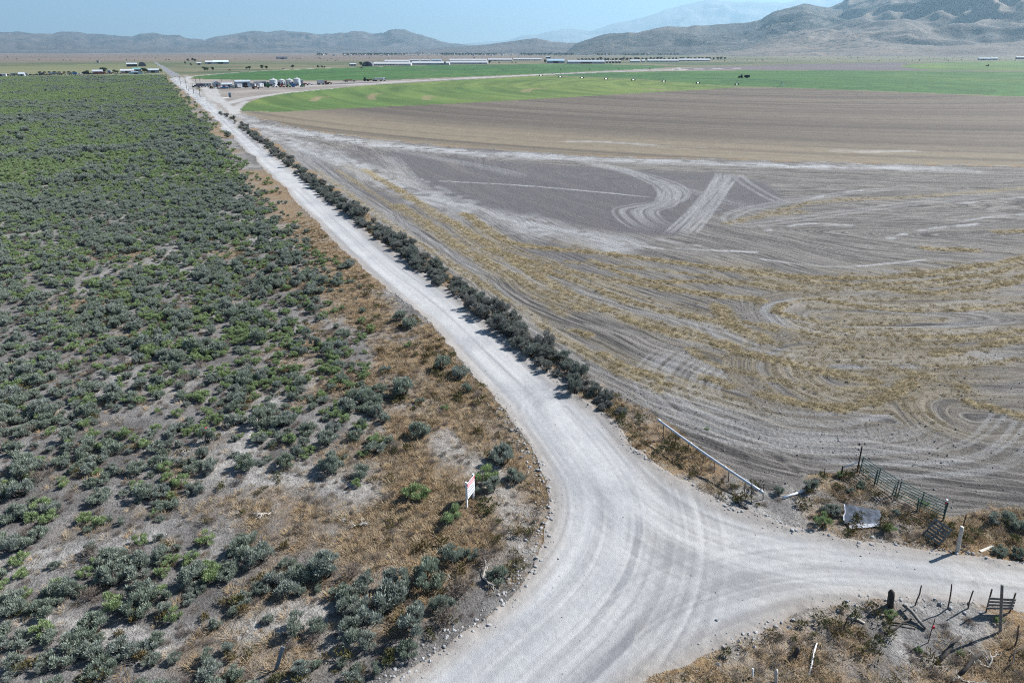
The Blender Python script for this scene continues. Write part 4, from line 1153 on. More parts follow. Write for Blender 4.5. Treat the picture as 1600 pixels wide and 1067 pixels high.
edge_w = np.exp(-((dd - 0.05) / 0.55) ** 2) * 0.55 * sstep(0.35, 0.6, fbm(pr_[:, 0] * 0.5, pr_[:, 1] * 0.5, 421, 3)) + 0.006
bend = (pr_[:, 0] < 4) & (pr_[:, 0] > -8) & (pr_[:, 1] < 46) & (dd < 0.35) & (dd > -0.9)
edge_w = np.where(bend, 0.55, edge_w)
edge_w = np.where((reg_at(pr_, REG) == 5) | (np.abs(dd) > 6), 0.0, edge_w)
edge_w = np.where((reg_at(pr_, REG) == 3) & (dd < -1.5), 0.002, edge_w)
pr_ = pr_[rs.rand(len(pr_)) < edge_w]
o = scatter('loose_stones', np.column_stack([pr_, gz_arr(pr_) + 0.01]), rs.rand(len(pr_)) * 6.28, 0.02 + 0.09 * rs.rand(len(pr_)) ** 2.5 * np.where(reg_at(pr_, d_road) < 0.35, 1.3, 0.5), rs.randint(0, 4, len(pr_)), rocks)
tag(o, 'pale loose stones thrown up along the road edges', 'stones')
print('stones', len(pr_))
def straw_proto(seed):
    g = np.random.RandomState(seed)
    C = np.column_stack([g.normal(size=6) * 0.13, g.normal(size=6) * 0.13, np.full(6, 0.01)]); r = 0.05 + 0.05 * g.rand(6)
    return leaf_mesh('straw_clump', g, C, r, 100, 0.085, 0.013, m_straw, 0.0, 0.6, 0.0, 0.3)
sprotos = [straw_proto(i + 50) for i in range(4)]
ps = jgrid(-70, 130, 33, 150, 0.26); ps = ps[in_view(ps, rmax=150)]
ps = ps[reg_at(ps, REG) == 5]
w_ = reg_at(ps, m1)
rps = np.hypot(ps[:, 0], ps[:, 1])
ps = ps[rs.rand(len(ps)) < np.clip(w_ - 0.2, 0, 1) * 0.8 * np.interp(rps, [40, 80, 150], [1, 0.8, 0.35])]
o = scatter('straw_rows', np.column_stack([ps, gz_arr(ps)]), rs.rand(len(ps)) * 6.28, rs.uniform(0.6, 1.5, len(ps)), rs.randint(0, 4, len(ps)), sprotos)
tag(o, 'golden straw and stalks left in curving rows on the tilled field', 'straw')
print('straw', len(ps))
clods = [rock_proto(i + 20, m_clod, 0.7) for i in range(4)]
pk = jgrid(5, 75, 30, 75, 0.25); pk = pk[in_view(pk, rmax=75)]
pk = pk[reg_at(pk, REG) == 5]
w_ = 0.12 + 0.55 * sstep(0.45, 0.65, fbm(pk[:, 0] * 0.12, pk[:, 1] * 0.12, 431, 3)); w_ *= np.interp(pk[:, 1], [32, 48, 75], [1.1, 0.5, 0.25])
pk = pk[rs.rand(len(pk)) < w_]
o = scatter('soil_clods', np.column_stack([pk, gz_arr(pk) + 0.01]), rs.rand(len(pk)) * 6.28, 0.02 + 0.055 * rs.rand(len(pk)) ** 2, rs.randint(0, 4, len(pk)), clods)
tag(o, 'grey soil clods turned up on the tilled field', 'soil')
print('clods', len(pk))

pt = jgrid(-70, 60, 18, 80, 0.75); pt = pt[in_view(pt, rmax=80)]
rg = reg_at(pt, REG); pt = pt[((rg == 3) | (rg == 4)) & (reg_at(pt, d_road) < -0.6)]
pt = pt[rs.rand(len(pt)) < 0.33]
o = scatter('twig_litter', np.column_stack([pt, gz_arr(pt) - 0.05]), rs.rand(len(pt)) * 6.28, np.column_stack([rs.uniform(0.25, 0.6, len(pt))] * 2 + [rs.uniform(0.15, 0.45, len(pt))]), rs.randint(0, 3, len(pt)), PROTO['dead'])
tag(o, 'broken grey twigs littering the bare soil between shrubs', 'twigs')

# ------------------------------------------------------------------ things by the junction
m_wood_grey = plain('weathered_wood', (0.20, 0.185, 0.165), 0.9, 0, 0.3, 9)
m_wood_dark = plain('dark_wood', (0.062, 0.054, 0.048), 0.9, 0, 0.35, 9)
m_wood_pale = plain('pale_wood', (0.50, 0.46, 0.40), 0.85, 0, 0.2, 9)
m_white = plain('white_paint', (0.74, 0.75, 0.76), 0.5, 0, 0.08, 5)
m_alu = plain('aluminium_pipe', (0.46, 0.49, 0.53), 0.45, 0.3, 0.1, 3)
m_steel = plain('rusty_steel', (0.10, 0.075, 0.065), 0.75, 0.2, 0.3, 12)
m_gpaint = plain('green_paint', (0.065, 0.12, 0.105), 0.55, 0.1, 0.25, 8)
m_red = plain('red_paint', (0.50, 0.045, 0.06), 0.5, 0, 0.15, 8)
m_pink = plain('red_print', (0.56, 0.06, 0.10), 0.5, 0, 0.08, 8)
m_print = plain('grey_print', (0.36, 0.40, 0.46), 0.6, 0, 0.1, 8)
m_tarp = plain('black_sheet', (0.06, 0.075, 0.10), 0.75, 0, 0.3, 3)
m_tarp_w = plain('torn_white_edge', (0.34, 0.36, 0.40), 0.7, 0, 0.25, 9)

def gp(px, py, dz=0.0):
    p = G(px, py); return Vector((p[0], p[1], gz(p[0], p[1]) + dz))
def top_of(base, px, py):
    """world point above the ground, at the depth of `base`, that projects to a pixel"""
    u = (px - 800.0) / FPX; v = (py - 533.5) / FPX
    dy = math.cos(PITCH) - v * math.sin(PITCH); dz = -math.sin(PITCH) - v * math.cos(PITCH)
    t = base.y / dy
    return Vector((t * u, base.y, CAM_H + t * dz))
def post(name, label, cat, b, t, r, mat, sides=7, r2=None, wob=0.012, group=None, parts=None):
    base = gp(*b); top = top_of(base, *t)
    e = empty(name, base)
    d = top - base; rnd = random.Random(int(b[0] * 7 + b[1]))
    pts = [Vector((0, 0, -0.15))] + [d * f + Vector((rnd.uniform(-wob, wob), rnd.uniform(-wob, wob), 0)) for f in (0.0, 0.3, 0.6, 0.85)] + [d]
    r2 = r2 or r * 0.85
    mb = MB().tube(pts, [r, r, r * 0.97, r * 0.95, r * 0.92, r2], sides)
    o = link(name, mb.mesh(name, mat, smooth=sides > 5))
    o.location = base
    bpy.data.objects.remove(e)
    return tag(o, label, cat, group)

# --- sign on two posts
bL = gp(729.7, 792); bR = gp(739.9, 778.5)
dv = (bR - bL); dv.z = 0; sw = dv.length; ang = math.atan2(dv.y, dv.x)
sg = empty('roadside_sign', bL, ang)
tag(sg, 'white sign with red top on two posts in dry grass by the road curve', 'sign')
for xx in (0.0, sw):
    pm = MB().box((xx, 0.0, 0.80), (0.09, 0.09, 1.96)); pm.box((xx, 0, 1.79), (0.10, 0.10, 0.03))
    pm.build('post', m_white, sg)
pn_ = MB().box((sw / 2, -0.07, 1.18), (sw + 0.06, 0.03, 1.08)); pan = pn_.build('panel', m_white, sg)
MB().box((sw / 2, -0.088, 1.60), (sw + 0.04, 0.006, 0.20)).build('red_band', m_pink, pan)
MB().box((sw / 2, -0.088, 1.41), (sw + 0.04, 0.006, 0.05)).build('red_line', m_pink, pan)
rnd = random.Random(5)
for zz, hh in ((1.60, 0.09), (1.22, 0.09), (1.06, 0.10), (0.86, 0.05), (0.78, 0.05)):
    mb = MB(); x = 0.06
    while x < sw - 0.1:
        w = rnd.uniform(0.03, 0.09)
        mb.box((x + w / 2, -0.0925 if zz < 1.5 else -0.094, zz), (w, 0.004, hh * rnd.uniform(0.7, 1))); x += w + 0.025
    mb.build('lettering', m_white if zz > 1.5 else m_print, pan)

# --- aluminium pipe laid along a line of fence posts
fence_px = [((1036, 688), (1037, 661)), ((1055, 696), (1056, 676)), ((1075, 707), (1076, 690)), ((1098, 726), (1099, 708)), ((1116, 737), (1116, 721)), ((1138, 752), (1139, 735)), ((1163, 769), (1164, 754)), ((1174, 780), (1175, 752)), ((1192, 781), (1193, 756))]
for i, (b, t) in enumerate(fence_px):
    post('fence_post', ['first', 'second', 'third', 'fourth', 'fifth', 'sixth', 'seventh', 'eighth', 'last'][i] + ' thin dark fence post under the white pipe, counted from the shrub row', 'fence post', b, t, 0.032, m_steel, 5, wob=0.006)
A = gp(1031, 684); B = gp(1190, 784)
a1 = top_of(A, 1030, 657); b1 = top_of(B, 1190, 768)
e = empty('irrigation_pipe', (a1 + b1) / 2); L_ = []
n = 14
for i in range(n + 1):
    t = i / n; L_.append(a1.lerp(b1, t) - (a1 + b1) / 2 - Vector((0, 0, 0.10 * math.sin(math.pi * t))))
MB().tube(L_, 0.085, 12).build('tube', m_alu, e, True)
for t in (0.0, 0.34, 0.68, 1.0):
    c = a1.lerp(b1, t) - (a1 + b1) / 2 - Vector((0, 0, 0.10 * math.sin(math.pi * t))); d = (b1 - a1).normalized() * 0.09
    MB().tube([c - d, c + d], 0.105, 12).build('coupling', m_alu, e, True)
tag(e, 'long silver-white pipe resting on fence posts beside the junction', 'pipe')
c0 = gp(1223, 780, 0.09); c1 = gp(1257, 769, 0.10)
mb = MB().tube([c0, (c0 + c1) / 2, c1], 0.075, 10)
tag(mb.build('irrigation_pipe', m_white, None, True), 'short white pipe lying on the ground between two sagebrush', 'pipe')
c0 = gp(1149, 786, 0.06); c1 = gp(1168, 798, 0.05)
mb = MB().tube([c0, c1], [0.07, 0.06], 7)
tag(mb.build('log', m_wood_dark), 'short dark log at the lane edge below the pipe end', 'log')

# --- black sheet
sh = [gp(1314, 800), gp(1371, 806), gp(1380, 829), gp(1322, 829)]
g2 = np.random.RandomState(9)
nu, nv = 26, 16
def sheet_pt(u, v, lift=0.0):
    p = (sh[0] * (1 - u) + sh[1] * u) * (1 - v) + (sh[3] * (1 - u) + sh[2] * u) * v
    w = float(fbm(np.array(u * 5.0), np.array(v * 4.0), 501, 3))
    z = 0.10 + 0.50 * (1 - v) ** 1.3 * (1 - 0.45 * u) + 0.16 * (w - 0.5)
    p.x += 0.22 * (float(vnoise(np.array(v * 6), np.array(2.0), 503)) - 0.5) * (abs(u - 0.5) * 2); p.y += 0.3 * (float(vnoise(np.array(u * 7), np.array(4.0), 505)) - 0.5) * v
    return Vector((p.x, p.y, max(p.z, 0) + z + lift))
ctr = sum(sh, Vector()) / 4
def sheet_mesh(u0, u1, v0, v1, lift, name, mat, parent):
    V = []; F = []
    m_, n_ = nu, nv
    for s_i, off in ((0, 0.0), (1, -0.03)):
        for j in range(n_ + 1):
            for i in range(m_ + 1):
                V.append(sheet_pt(u0 + (u1 - u0) * i / m_, v0 + (v1 - v0) * j / n_, lift + off) - ctr)
    w = m_ + 1; N0 = w * (n_ + 1)
    for j in range(n_):
        for i in range(m_):
            a = j * w + i
            F.append((a, a + w, a + w + 1, a + 1)); F.append((N0 + a, N0 + a + 1, N0 + a + w + 1, N0 + a + w))
    for i in range(m_):
        F.append((i, i + 1, N0 + i + 1, N0 + i)); a = n_ * w + i; F.append((a + 1, a, N0 + a, N0 + a + 1))
    for j in range(n_):
        a = j * w; F.append((a + w, a, N0 + a, N0 + a + w)); a = j * w + m_; F.append((a, a + w, N0 + a + w, N0 + a))
    return link(name, mesh_from(name, V, F, (mat,)), parent)
e = empty('plastic_sheet', ctr); tag(e, 'crumpled black sheet with a torn white edge lying beside the lane', 'sheet')
sheet_mesh(0, 1, 0, 0.80, 0.0, 'sheet', m_tarp, e)
sheet_mesh(0.12, 1.0, 0.805, 1.0, 0.03, 'torn_edge', m_tarp_w, e)
sheet_mesh(0.0, 0.03, 0.0, 0.7, 0.035, 'rim', m_tarp_w, e)

# --- green livestock panels with their posts
gpts = [((1339, 738), (1347, 697)), ((1366, 757), (1372, 734)), ((1393, 776), (1400, 757)), ((1432, 802), (1436, 778)), ((1474, 813), (1480, 781))]
gl = ['tallest dark corner post at the top end of the green panels', 'second green post of the panel line, next to the tall corner post', 'middle green post where the two panels meet', 'fourth green post of the panel line, in the lower panel', 'red-topped post at the lower end of the green panels']
for i, (b, t) in enumerate(gpts):
    p_ = post('panel_post', gl[i], 'post', b, t, 0.05 if i in (0, 1, 4) else 0.04, m_wood_dark if i == 0 else m_gpaint, 7, wob=0.004)
    if i == 4:
        base = gp(*b); tp = top_of(base, *t) - base
        MB().tube([tp - Vector((0, 0, .26)), tp - Vector((0, 0, .12))], 0.058, 7).build('red_band', m_red, p_)
        MB().tube([tp - Vector((0, 0, .11)), tp + Vector((0, 0, .03))], 0.057, 7).build('white_cap', m_white, p_)
def panel(b0, b1, label, h0=0.16, h1=1.28, nr_=7):
    A = gp(*b0); B = gp(*b1); e = empty('livestock_panel', (A + B) / 2)
    A_ = A - e.location; B_ = B - e.location
    d = (B_ - A_).normalized()
    for k in range(nr_):
        z = Vector((0, 0, h0 + (h1 - h0) * (k / (nr_ - 1)) ** 0.9))
        MB().tube([A_ + z + d * 0.05, (A_ + B_) / 2 + z - Vector((0, 0, 0.02)), B_ + z - d * 0.05], 0.028, 6).build('rail', m_gpaint, e)
    for f in (0.0, 0.5, 1.0):
        c = A_.lerp(B_, f) + d * (0.04 if f == 0 else -0.04 if f == 1 else 0) + Vector((0.026, -0.026, 0))
        MB().tube([c + Vector((0, 0, h0 - 0.1)), c + Vector((0, 0, h1 + 0.03))], 0.032, 6).build('upright', m_gpaint, e)
    tag(e, label, 'panel')
panel((1341, 740), (1397, 779), 'upper green tubular livestock panel, fixed to the tall corner post')
panel((1399, 780), (1473, 814), 'lower green tubular livestock panel, ending at the leaning pallet')

# --- bar and small posts left of the corner post
post('fence_post', 'thin leaning post left of the tall green weed', 'fence post', (1287, 748), (1289, 731), 0.025, m_steel, 5)
post('fence_post', 'short dark post carrying the silver bar by the corner post', 'fence post', (1314, 746), (1317, 728), 0.05, m_wood_dark, 6)
A = top_of(gp(1314, 746), 1318, 730); B = top_of(gp(1339, 738), 1341, 722)
tag(MB().tube([A, B], 0.03, 8).build('bar', m_alu, None, True), 'silver bar reaching from the short dark post to the tall corner post', 'bar')

# --- wooden pallets
def pallet(corner, ux, uz, W, H, n_b, label, mat):
    """boards run along ux, stacked along uz; stringers behind"""
    ux = ux.normalized(); uz = (uz - ux * uz.dot(ux)).normalized(); nn = ux.cross(uz).normalized()
    rot = Matrix((ux, nn, uz)).transposed()
    e = empty('pallet', corner)
    for k in range(n_b):
        f = (k + 0.5) / n_b
        MB().box(ux * (W / 2) + uz * (H * f) , (W, 0.022, H / n_b * 0.62), rot).build('board', mat, e)
    for f in (0.04, 0.5, 0.96):
        MB().box(ux * (W * f) + uz * (H / 2) + nn * 0.061, (0.05, 0.10, H), rot).build('stringer', mat, e)
    for k in (0, n_b // 2, n_b - 1):
        MB().box(ux * (W / 2) + uz * (H * (k + .5) / n_b) + nn * 0.123, (W, 0.022, H / n_b * 0.6), rot).build('board', mat, e)
    return tag(e, label, 'pallet')
c = gp(1442, 836, 0.02); c2 = gp(1462, 850, 0.02)
up = Vector((0.52, 0.42, 0.80))
pallet(c, (c2 - c), up, 1.05, 1.15, 6, 'grey wooden pallet leaning on the lower end of the green panels', m_wood_grey)

# --- posts on the lane's upper bank
post('wooden_post', 'stout pale wooden post with a dark shadow on the upper lane edge', 'post', (1495, 863), (1503, 823), 0.105, m_wood_pale, 9, 0.10)
post('fence_post', 'slim leaning steel post just behind the stout pale post', 'fence post', (1504, 826), (1510, 803), 0.035, m_steel, 5)
c0 = gp(1531, 863, 0.05); c1 = gp(1553, 854, 0.06); d = (c1 - c0)
tag(MB().box((0, 0, 0), (d.length, 0.14, 0.04)).build('board', m_wood_pale, None, False, (c0 + c1) / 2, (0.1, 0, math.atan2(d.y, d.x))), 'pale board lying on the bank right of the stout post', 'board')
c0 = gp(1420, 848, 0.05); c1 = gp(1440, 838, 0.07)
tag(MB().tube([c0, (c0 + c1) / 2 + Vector((0, 0, .04)), c1], 0.045, 6).build('log', m_wood_dark), 'dark stick on the ground left of the leaning pallet', 'log')

# --- the lower bank: stub, posts, logs
p_ = post('wooden_stub', 'thick dark wooden stub with pointed top below the lane', 'post', (1391, 949), (1393, 921), 0.16, m_wood_dark, 9, 0.05, 0.02)
for b, t, lb in (((1430, 947), (1440, 914), 'bent thin fence post nearest the thick wooden stub'), ((1480, 954), (1487, 912), 'middle of the three thin fence posts along the lower lane edge'), ((1511, 954), (1521, 922), 'thin leaning fence post left of the slatted panel'),
                 ((1587, 1009), (1593, 976), 'thin dark fence post at the right picture edge below the lane'), ((1318, 984), (1326, 961), 'short thin post beside the pale stick, left of the stub')):
    post('fence_post', lb, 'fence post', b, t, 0.034, m_steel, 5, 0.028, 0.03)
# slatted panel hung between two thin posts
bA = gp(1540, 958); tA = top_of(bA, 1550, 920); bB = gp(1577, 958); tB = top_of(bB, 1587, 926)
e = empty('slatted_panel', (bA + bB) / 2); off = e.location
for b, t in ((bA, tA), (bB, tB)):
    MB().tube([b - off - Vector((0, 0, .1)), t - off], 0.035, 6).build('post', m_steel, e)
for f0 in (0.22, 0.36, 0.50, 0.64):
    a = bA.lerp(tA, f0) - off; b = bB.lerp(tB, f0 + 0.04) - off; d = b - a
    MB().box((a + b) / 2 + Vector((0, -0.05, 0)), (d.length + 0.12, 0.03, 0.13), Vector((1, 0, 0)).rotation_difference(d.normalized()).to_matrix()).build('board', m_wood_grey, e)
tag(e, 'small slatted wooden panel between two thin posts below the lane', 'panel')
post('utility_post', 'tall straight grey post standing in front of the slatted panel', 'post', (1563, 987), (1566, 914), 0.065, m_wood_grey, 9, 0.06, 0.006)
def log(label, a, b, r, mat, za=0.06, zb=0.06, r2=None, name='log', cat='log', bend=0.05):
    c0 = gp(*a, za); c1 = gp(*b, zb); m = (c0 + c1) / 2
    pts = [c0, c0.lerp(c1, 0.33) + Vector((bend, 0, bend)), c0.lerp(c1, 0.7) + Vector((-bend * .5, bend, bend)), c1]
    mb = MB().tube([p - m for p in pts], [r, r * 0.98, r * 0.92, r2 or r * 0.8], 8)
    o = mb.build(name, mat, None, True); o.location = m
    return tag(o, label, cat)
log('grey weathered log lying right of the dark wooden stub', (1409, 952), (1446, 984), 0.085, m_wood_grey, 0.20, 0.08)
log('pale short stick lying left of the dark wooden stub', (1325, 967), (1351, 973), 0.06, m_wood_pale)
log('dark pole lying across the grey log below the stub', (1384, 992), (1424, 968), 0.045, m_wood_dark)
log('dark branch crossing under the grey log', (1390, 973), (1432, 981), 0.04, m_wood_dark)
log('upper one of the two dark leaning posts in dry grass', (1463, 1037), (1498, 1004), 0.085, m_wood_dark, 0.0, 0.40, name='leaning_post', cat='post')
log('lower one of the two dark leaning posts in dry grass', (1497, 1055), (1530, 1030), 0.085, m_wood_dark, 0.0, 0.42, name='leaning_post', cat='post')
log('slender white pole leaning over dry grass in the lower right', (1263, 1056), (1275, 1010), 0.035, m_white, 0.02, 0.22, name='white_pole', cat='pole', bend=0.02)
log('grey crooked branch leaning at the lower right picture corner', (1566, 1051), (1598, 1015), 0.03, m_wood_dark, 0.05, 0.2, name='branch', cat='branch', bend=0.12)
st_ = post('survey_stake', 'thin stake with a red ribbon standing in dry grass', 'stake', (1450, 1003), (1461, 966), 0.022, m_steel, 5)
tb = gp(1450, 1003); tp = top_of(tb, 1461, 966) - tb
MB().box(tp * 0.66 + Vector((0.03, -0.02, 0)), (0.09, 0.06, 0.17)).build('ribbon', m_red, st_)
post('white_stake', 'short white stake in dry grass near the bottom edge', 'stake', (1176, 1058), (1176, 1044), 0.045, m_white, 6)
post('wooden_stub', 'splintered pale stump at the bottom edge right of the white stake', 'stump', (1212, 1068), (1214, 1045), 0.085, m_wood_pale, 7, 0.03, 0.03)
post('wooden_stub', 'charred black stump left of the slender white pole', 'stump', (1241, 1028), (1248, 1011), 0.11, m_wood_dark, 7, 0.06, 0.03)
def dead_branch(px, py, seed, size, label):
    g = np.random.RandomState(seed); base = gp(px, py); mb = MB()
    def grow(p, d, l, r, dep):
        q_ = p + d * l; mid = (p + q_) / 2 + Vector(g.normal(size=3)) * l * 0.1
        q_.z = max(q_.z, 0.02); mid.z = max(mid.z, 0.02)
        mb.tube([p, mid, q_], [r, r * 0.8, r * 0.55], 5, False)
        if dep:
            for _ in range(3):
                nd = (d + Vector(g.normal(size=3)) * 0.55); nd.z *= 0.6
                grow(p.lerp(q_, g.uniform(0.5, 1.0)), nd.normalized(), l * g.uniform(0.45, 0.75), r * 0.55, dep - 1)
    for k in range(3):
        a = g.uniform(0, 6.28); grow(Vector((0, 0, 0.05)), Vector((math.cos(a), math.sin(a), 0.35)).normalized(), size, 0.035, 3)
    o = mb.build('dead_branch', m_wood_pale, None, False, base)
    return tag(o, label, 'branch')
dead_branch(1545, 1042, 1, 0.6, 'bleached dead branch tangle in the lower right corner')
dead_branch(1512, 1066, 2, 0.45, 'small bleached branch at the bottom edge right of the leaning posts')
dead_branch(420, 805, 3, 0.45, 'bleached bare branch sticking out of the sagebrush beside a green bush')
dead_branch(560, 820, 4, 0.35, 'small bare branch on the open dry-grass patch')
dead_branch(755, 905, 5, 0.7, 'pale leafless branch at the right of the clump by the road bend')
c0 = gp(431, 1045); tpp = top_of(c0, 442, 1010)
d = tpp - c0
tag(MB().box(d / 2, (0.16, 0.03, d.length), Vector((0, 0, 1)).rotation_difference(d.normalized()).to_matrix()).build('plank', plain('grey_plank', (0.17, 0.20, 0.23), 0.6), None, False, c0), 'grey-blue plank leaning out of the sagebrush near the bottom edge', 'plank')
mb = MB(); g = random.Random(3)
for k in range(5): mb.box((g.uniform(-.15, .15), g.uniform(-.1, .1), 0.12 + 0.05 * k), (0.16, 0.08, 0.03), Matrix.Rotation(g.uniform(-.6, .6), 3, 'Z') @ Matrix.Rotation(g.uniform(-.5, .5), 3, 'X'))
tag(mb.build('red_litter', m_red, None, False, gp(322, 678, 0.15)), 'small red scrap caught among the sagebrush', 'litter')
for px, py, s_, lb in ((568, 819, 0.20, 'larger of two pale rocks on the open dry-grass patch'), (537, 814, 0.15, 'smaller of two pale rocks on the open dry-grass patch'), (1558, 819, 0.17, 'white rock between two sagebrush at the field edge'), (1120, 970, 0.09, 'small pale rock on the lower lane edge'), (1240, 970, 0.12, 'pale rock on the bank above the white pole')):
    o = link('rock', rock_proto(px, m_stone, 0.7), None, gp(px, py, 0.03)); o.scale = (s_, s_, s_)
    tag(o, lb, 'rock')

# ------------------------------------------------------------------ farm and far things
m_bluesteel = plain('blue_grey_sheet', (0.30, 0.37, 0.43), 0.5, 0.1, 0.12, 0.4)
m_galv = plain('galvanised_sheet', (0.50, 0.54, 0.57), 0.42, 0.3, 0.12, 0.5)
m_whitewall = plain('white_sheet', (0.44, 0.45, 0.46), 0.55, 0, 0.06, 0.3)
m_greywall = plain('grey_siding', (0.33, 0.35, 0.37), 0.7, 0, 0.12, 0.5)
m_tanwall = plain('tan_siding', (0.36, 0.31, 0.25), 0.8, 0, 0.12, 0.5)
m_dark = plain('dark_opening', (0.022, 0.023, 0.026), 0.8, 0, 0.2, 1)
m_teal = plain('teal_roof', (0.14, 0.30, 0.29), 0.5, 0, 0.1, 0.4)
m_purple = plain('dark_grey_sheet', (0.105, 0.10, 0.12), 0.55, 0, 0.15, 0.3)
m_rust = plain('rust_red', (0.20, 0.06, 0.045), 0.7, 0, 0.2, 1)
m_tyre = plain('tyre', (0.022, 0.022, 0.022), 0.85, 0, 0.2, 3)
m_glass = plain('dark_glass', (0.03, 0.04, 0.05), 0.15, 0, 0.1, 1)
m_trunk = plain('tree_bark', (0.10, 0.08, 0.065), 0.9, 0, 0.2, 2)
m_tree = mat_leaf('tree_leaves', (0.035, 0.052, 0.022), (0.065, 0.09, 0.035), (0.04, 0.065, 0.03))
m_grn_mach = plain('machine_green', (0.04, 0.13, 0.05), 0.5, 0, 0.1, 1)
m_bluep = plain('machine_blue', (0.05, 0.15, 0.33), 0.5, 0, 0.1, 1)

def at(px, py):
    p = G(px, py); return (float(p[0]), float(p[1]), gz(p[0], p[1]))
RZ = R(26.7)
def shed(name, label, x0, x1, y, h, depth, wm, rm, roof='gable', rz=None, doors=((0.5, 0.3),), cat='shed', rise=0.22, group=None, open_front=False, w=None):
    cx_ = (x0 + x1) / 2; loc = at(cx_, y); W = w or (x1 - x0) * mpp(y)
    e = empty(name, loc, RZ if rz is None else rz)
    W2 = W / 2; D = depth; H = h
    if roof == 'gable':      # ridge along x
        rr_ = rise * D
        prof = [(0, -0.3), (D, -0.3), (D, H), (D / 2, H + rr_), (0, H)]
        MB().prism(prof, -W2, W2).build('wall', wm, e)
        ro = MB(); t = 0.12
        for (ya, za, yb, zb) in ((-0.35, H - 0.35 * rr_ * 2 / D, D / 2, H + rr_), (D / 2, H + rr_, D + 0.35, H - 0.35 * rr_ * 2 / D)):
            ro.prism([(ya, za + 0.02), (yb, zb + 0.02), (yb, zb + 0.02 + t), (ya, za + 0.02 + t)], -W2 - 0.3, W2 + 0.3)
        ro.build('roof', rm, e)
    elif roof == 'front':    # gable end faces the viewer
        rr_ = rise * W
        mb = MB(); V = [(-W2, 0), (W2, 0), (W2, H), (0, H + rr_), (-W2, H)]
        n0 = [(x, 0, z if z else -0.3) for x, z in V] + [(x, D, z if z else -0.3) for x, z in V]
        mb.add(n0, [(0, 1, 2, 3, 4), (9, 8, 7, 6, 5), (1, 6, 7, 2), (0, 4, 9, 5), (2, 7, 8, 3), (4, 3, 8, 9)]); mb.build('wall', wm, e)
        ro = MB(); t = 0.12; y0_, y1_ = -0.3, D + 0.3; ov = 0.35
        for sgn in (-1, 1):
            xe = sgn * (W2 + ov); ze = H - ov * rr_ / W2
            ro.add([(xe, y0_, ze + .02), (0, y0_, H + rr_ + .02), (0, y1_, H + rr_ + .02), (xe, y1_, ze + .02), (xe, y0_, ze + t), (0, y0_, H + rr_ + t), (0, y1_, H + rr_ + t), (xe, y1_, ze + t)], [(0, 1, 2, 3), (4, 7, 6, 5), (0, 4, 5, 1), (2, 6, 7, 3), (0, 3, 7, 4), (1, 5, 6, 2)])
        ro.build('roof', rm, e)
    elif roof == 'arch':
        n = 12; prof = [(-W2 * math.cos(math.pi * k / n), H * math.sin(math.pi * k / n) ** 0.85) for k in range(n + 1)]
        V = [(x, 0, z) for x, z in prof] + [(x, D, z) for x, z in prof]; m = n + 1
        mb = MB().add(V, [(k, k + 1, m + k + 1, m + k) for k in range(n)]); mb.build('roof', rm, e)
        mb = MB().add([(x * 0.985, 0.12, z * 0.985) for x, z in prof] + [(x * 0.985, D - 0.12, z * 0.985) for x, z in prof], [tuple(range(m - 1, -1, -1)), tuple(range(m, 2 * m))]); mb.build('wall', wm, e)
    elif roof == 'flat':
        MB().box((0, D / 2, H / 2 - 0.15), (W, D, H + 0.3)).build('wall', wm, e)
        MB().box((0, D / 2, H + 0.08), (W + 0.5, D + 0.5, 0.14)).build('roof', rm, e)
    for f, dw in doors:
        MB().box((-W2 + W * f, -0.03, H * 0.40), (W * dw, 0.1, H * 0.8)).build('door' if dw > 0.08 else 'window', m_dark, e)
    return tag(e, label, cat, group)

def grain_bin(x0, x1, y, h, label):
    r = (x1 - x0) * mpp(y) / 2; e = empty('storage_tank', at((x0 + x1) / 2, y), RZ)
    mb = MB(); n = 20; zs = [0]
    k = 0
    pts = []; rad = []
    while k <= 10:
        z = h * k / 10; pts.append((0, 0, z)); rad.append(r * (1.0 if k % 2 else 0.985)); k += 1
    mb.tube(pts, rad, n).build('wall', m_galv, e, False)
    ro = MB().tube([(0, 0, h + 0.02), (0, 0, h + r * 0.30), (0, 0, h + r * 0.36)], [r * 1.04, r * 0.16, r * 0.02], n).build('roof', m_whitewall, e)
    MB().tube([(0, 0, h + r * .3), (0, 0, h + r * 0.48)], r * 0.15, 10).build('cap', m_galv, ro)
    MB().box((0, -r * 1.0, 1.0), (0.9, 0.12, 2.0)).build('hatch', m_dark, e)
    return tag(e, label, 'tank')

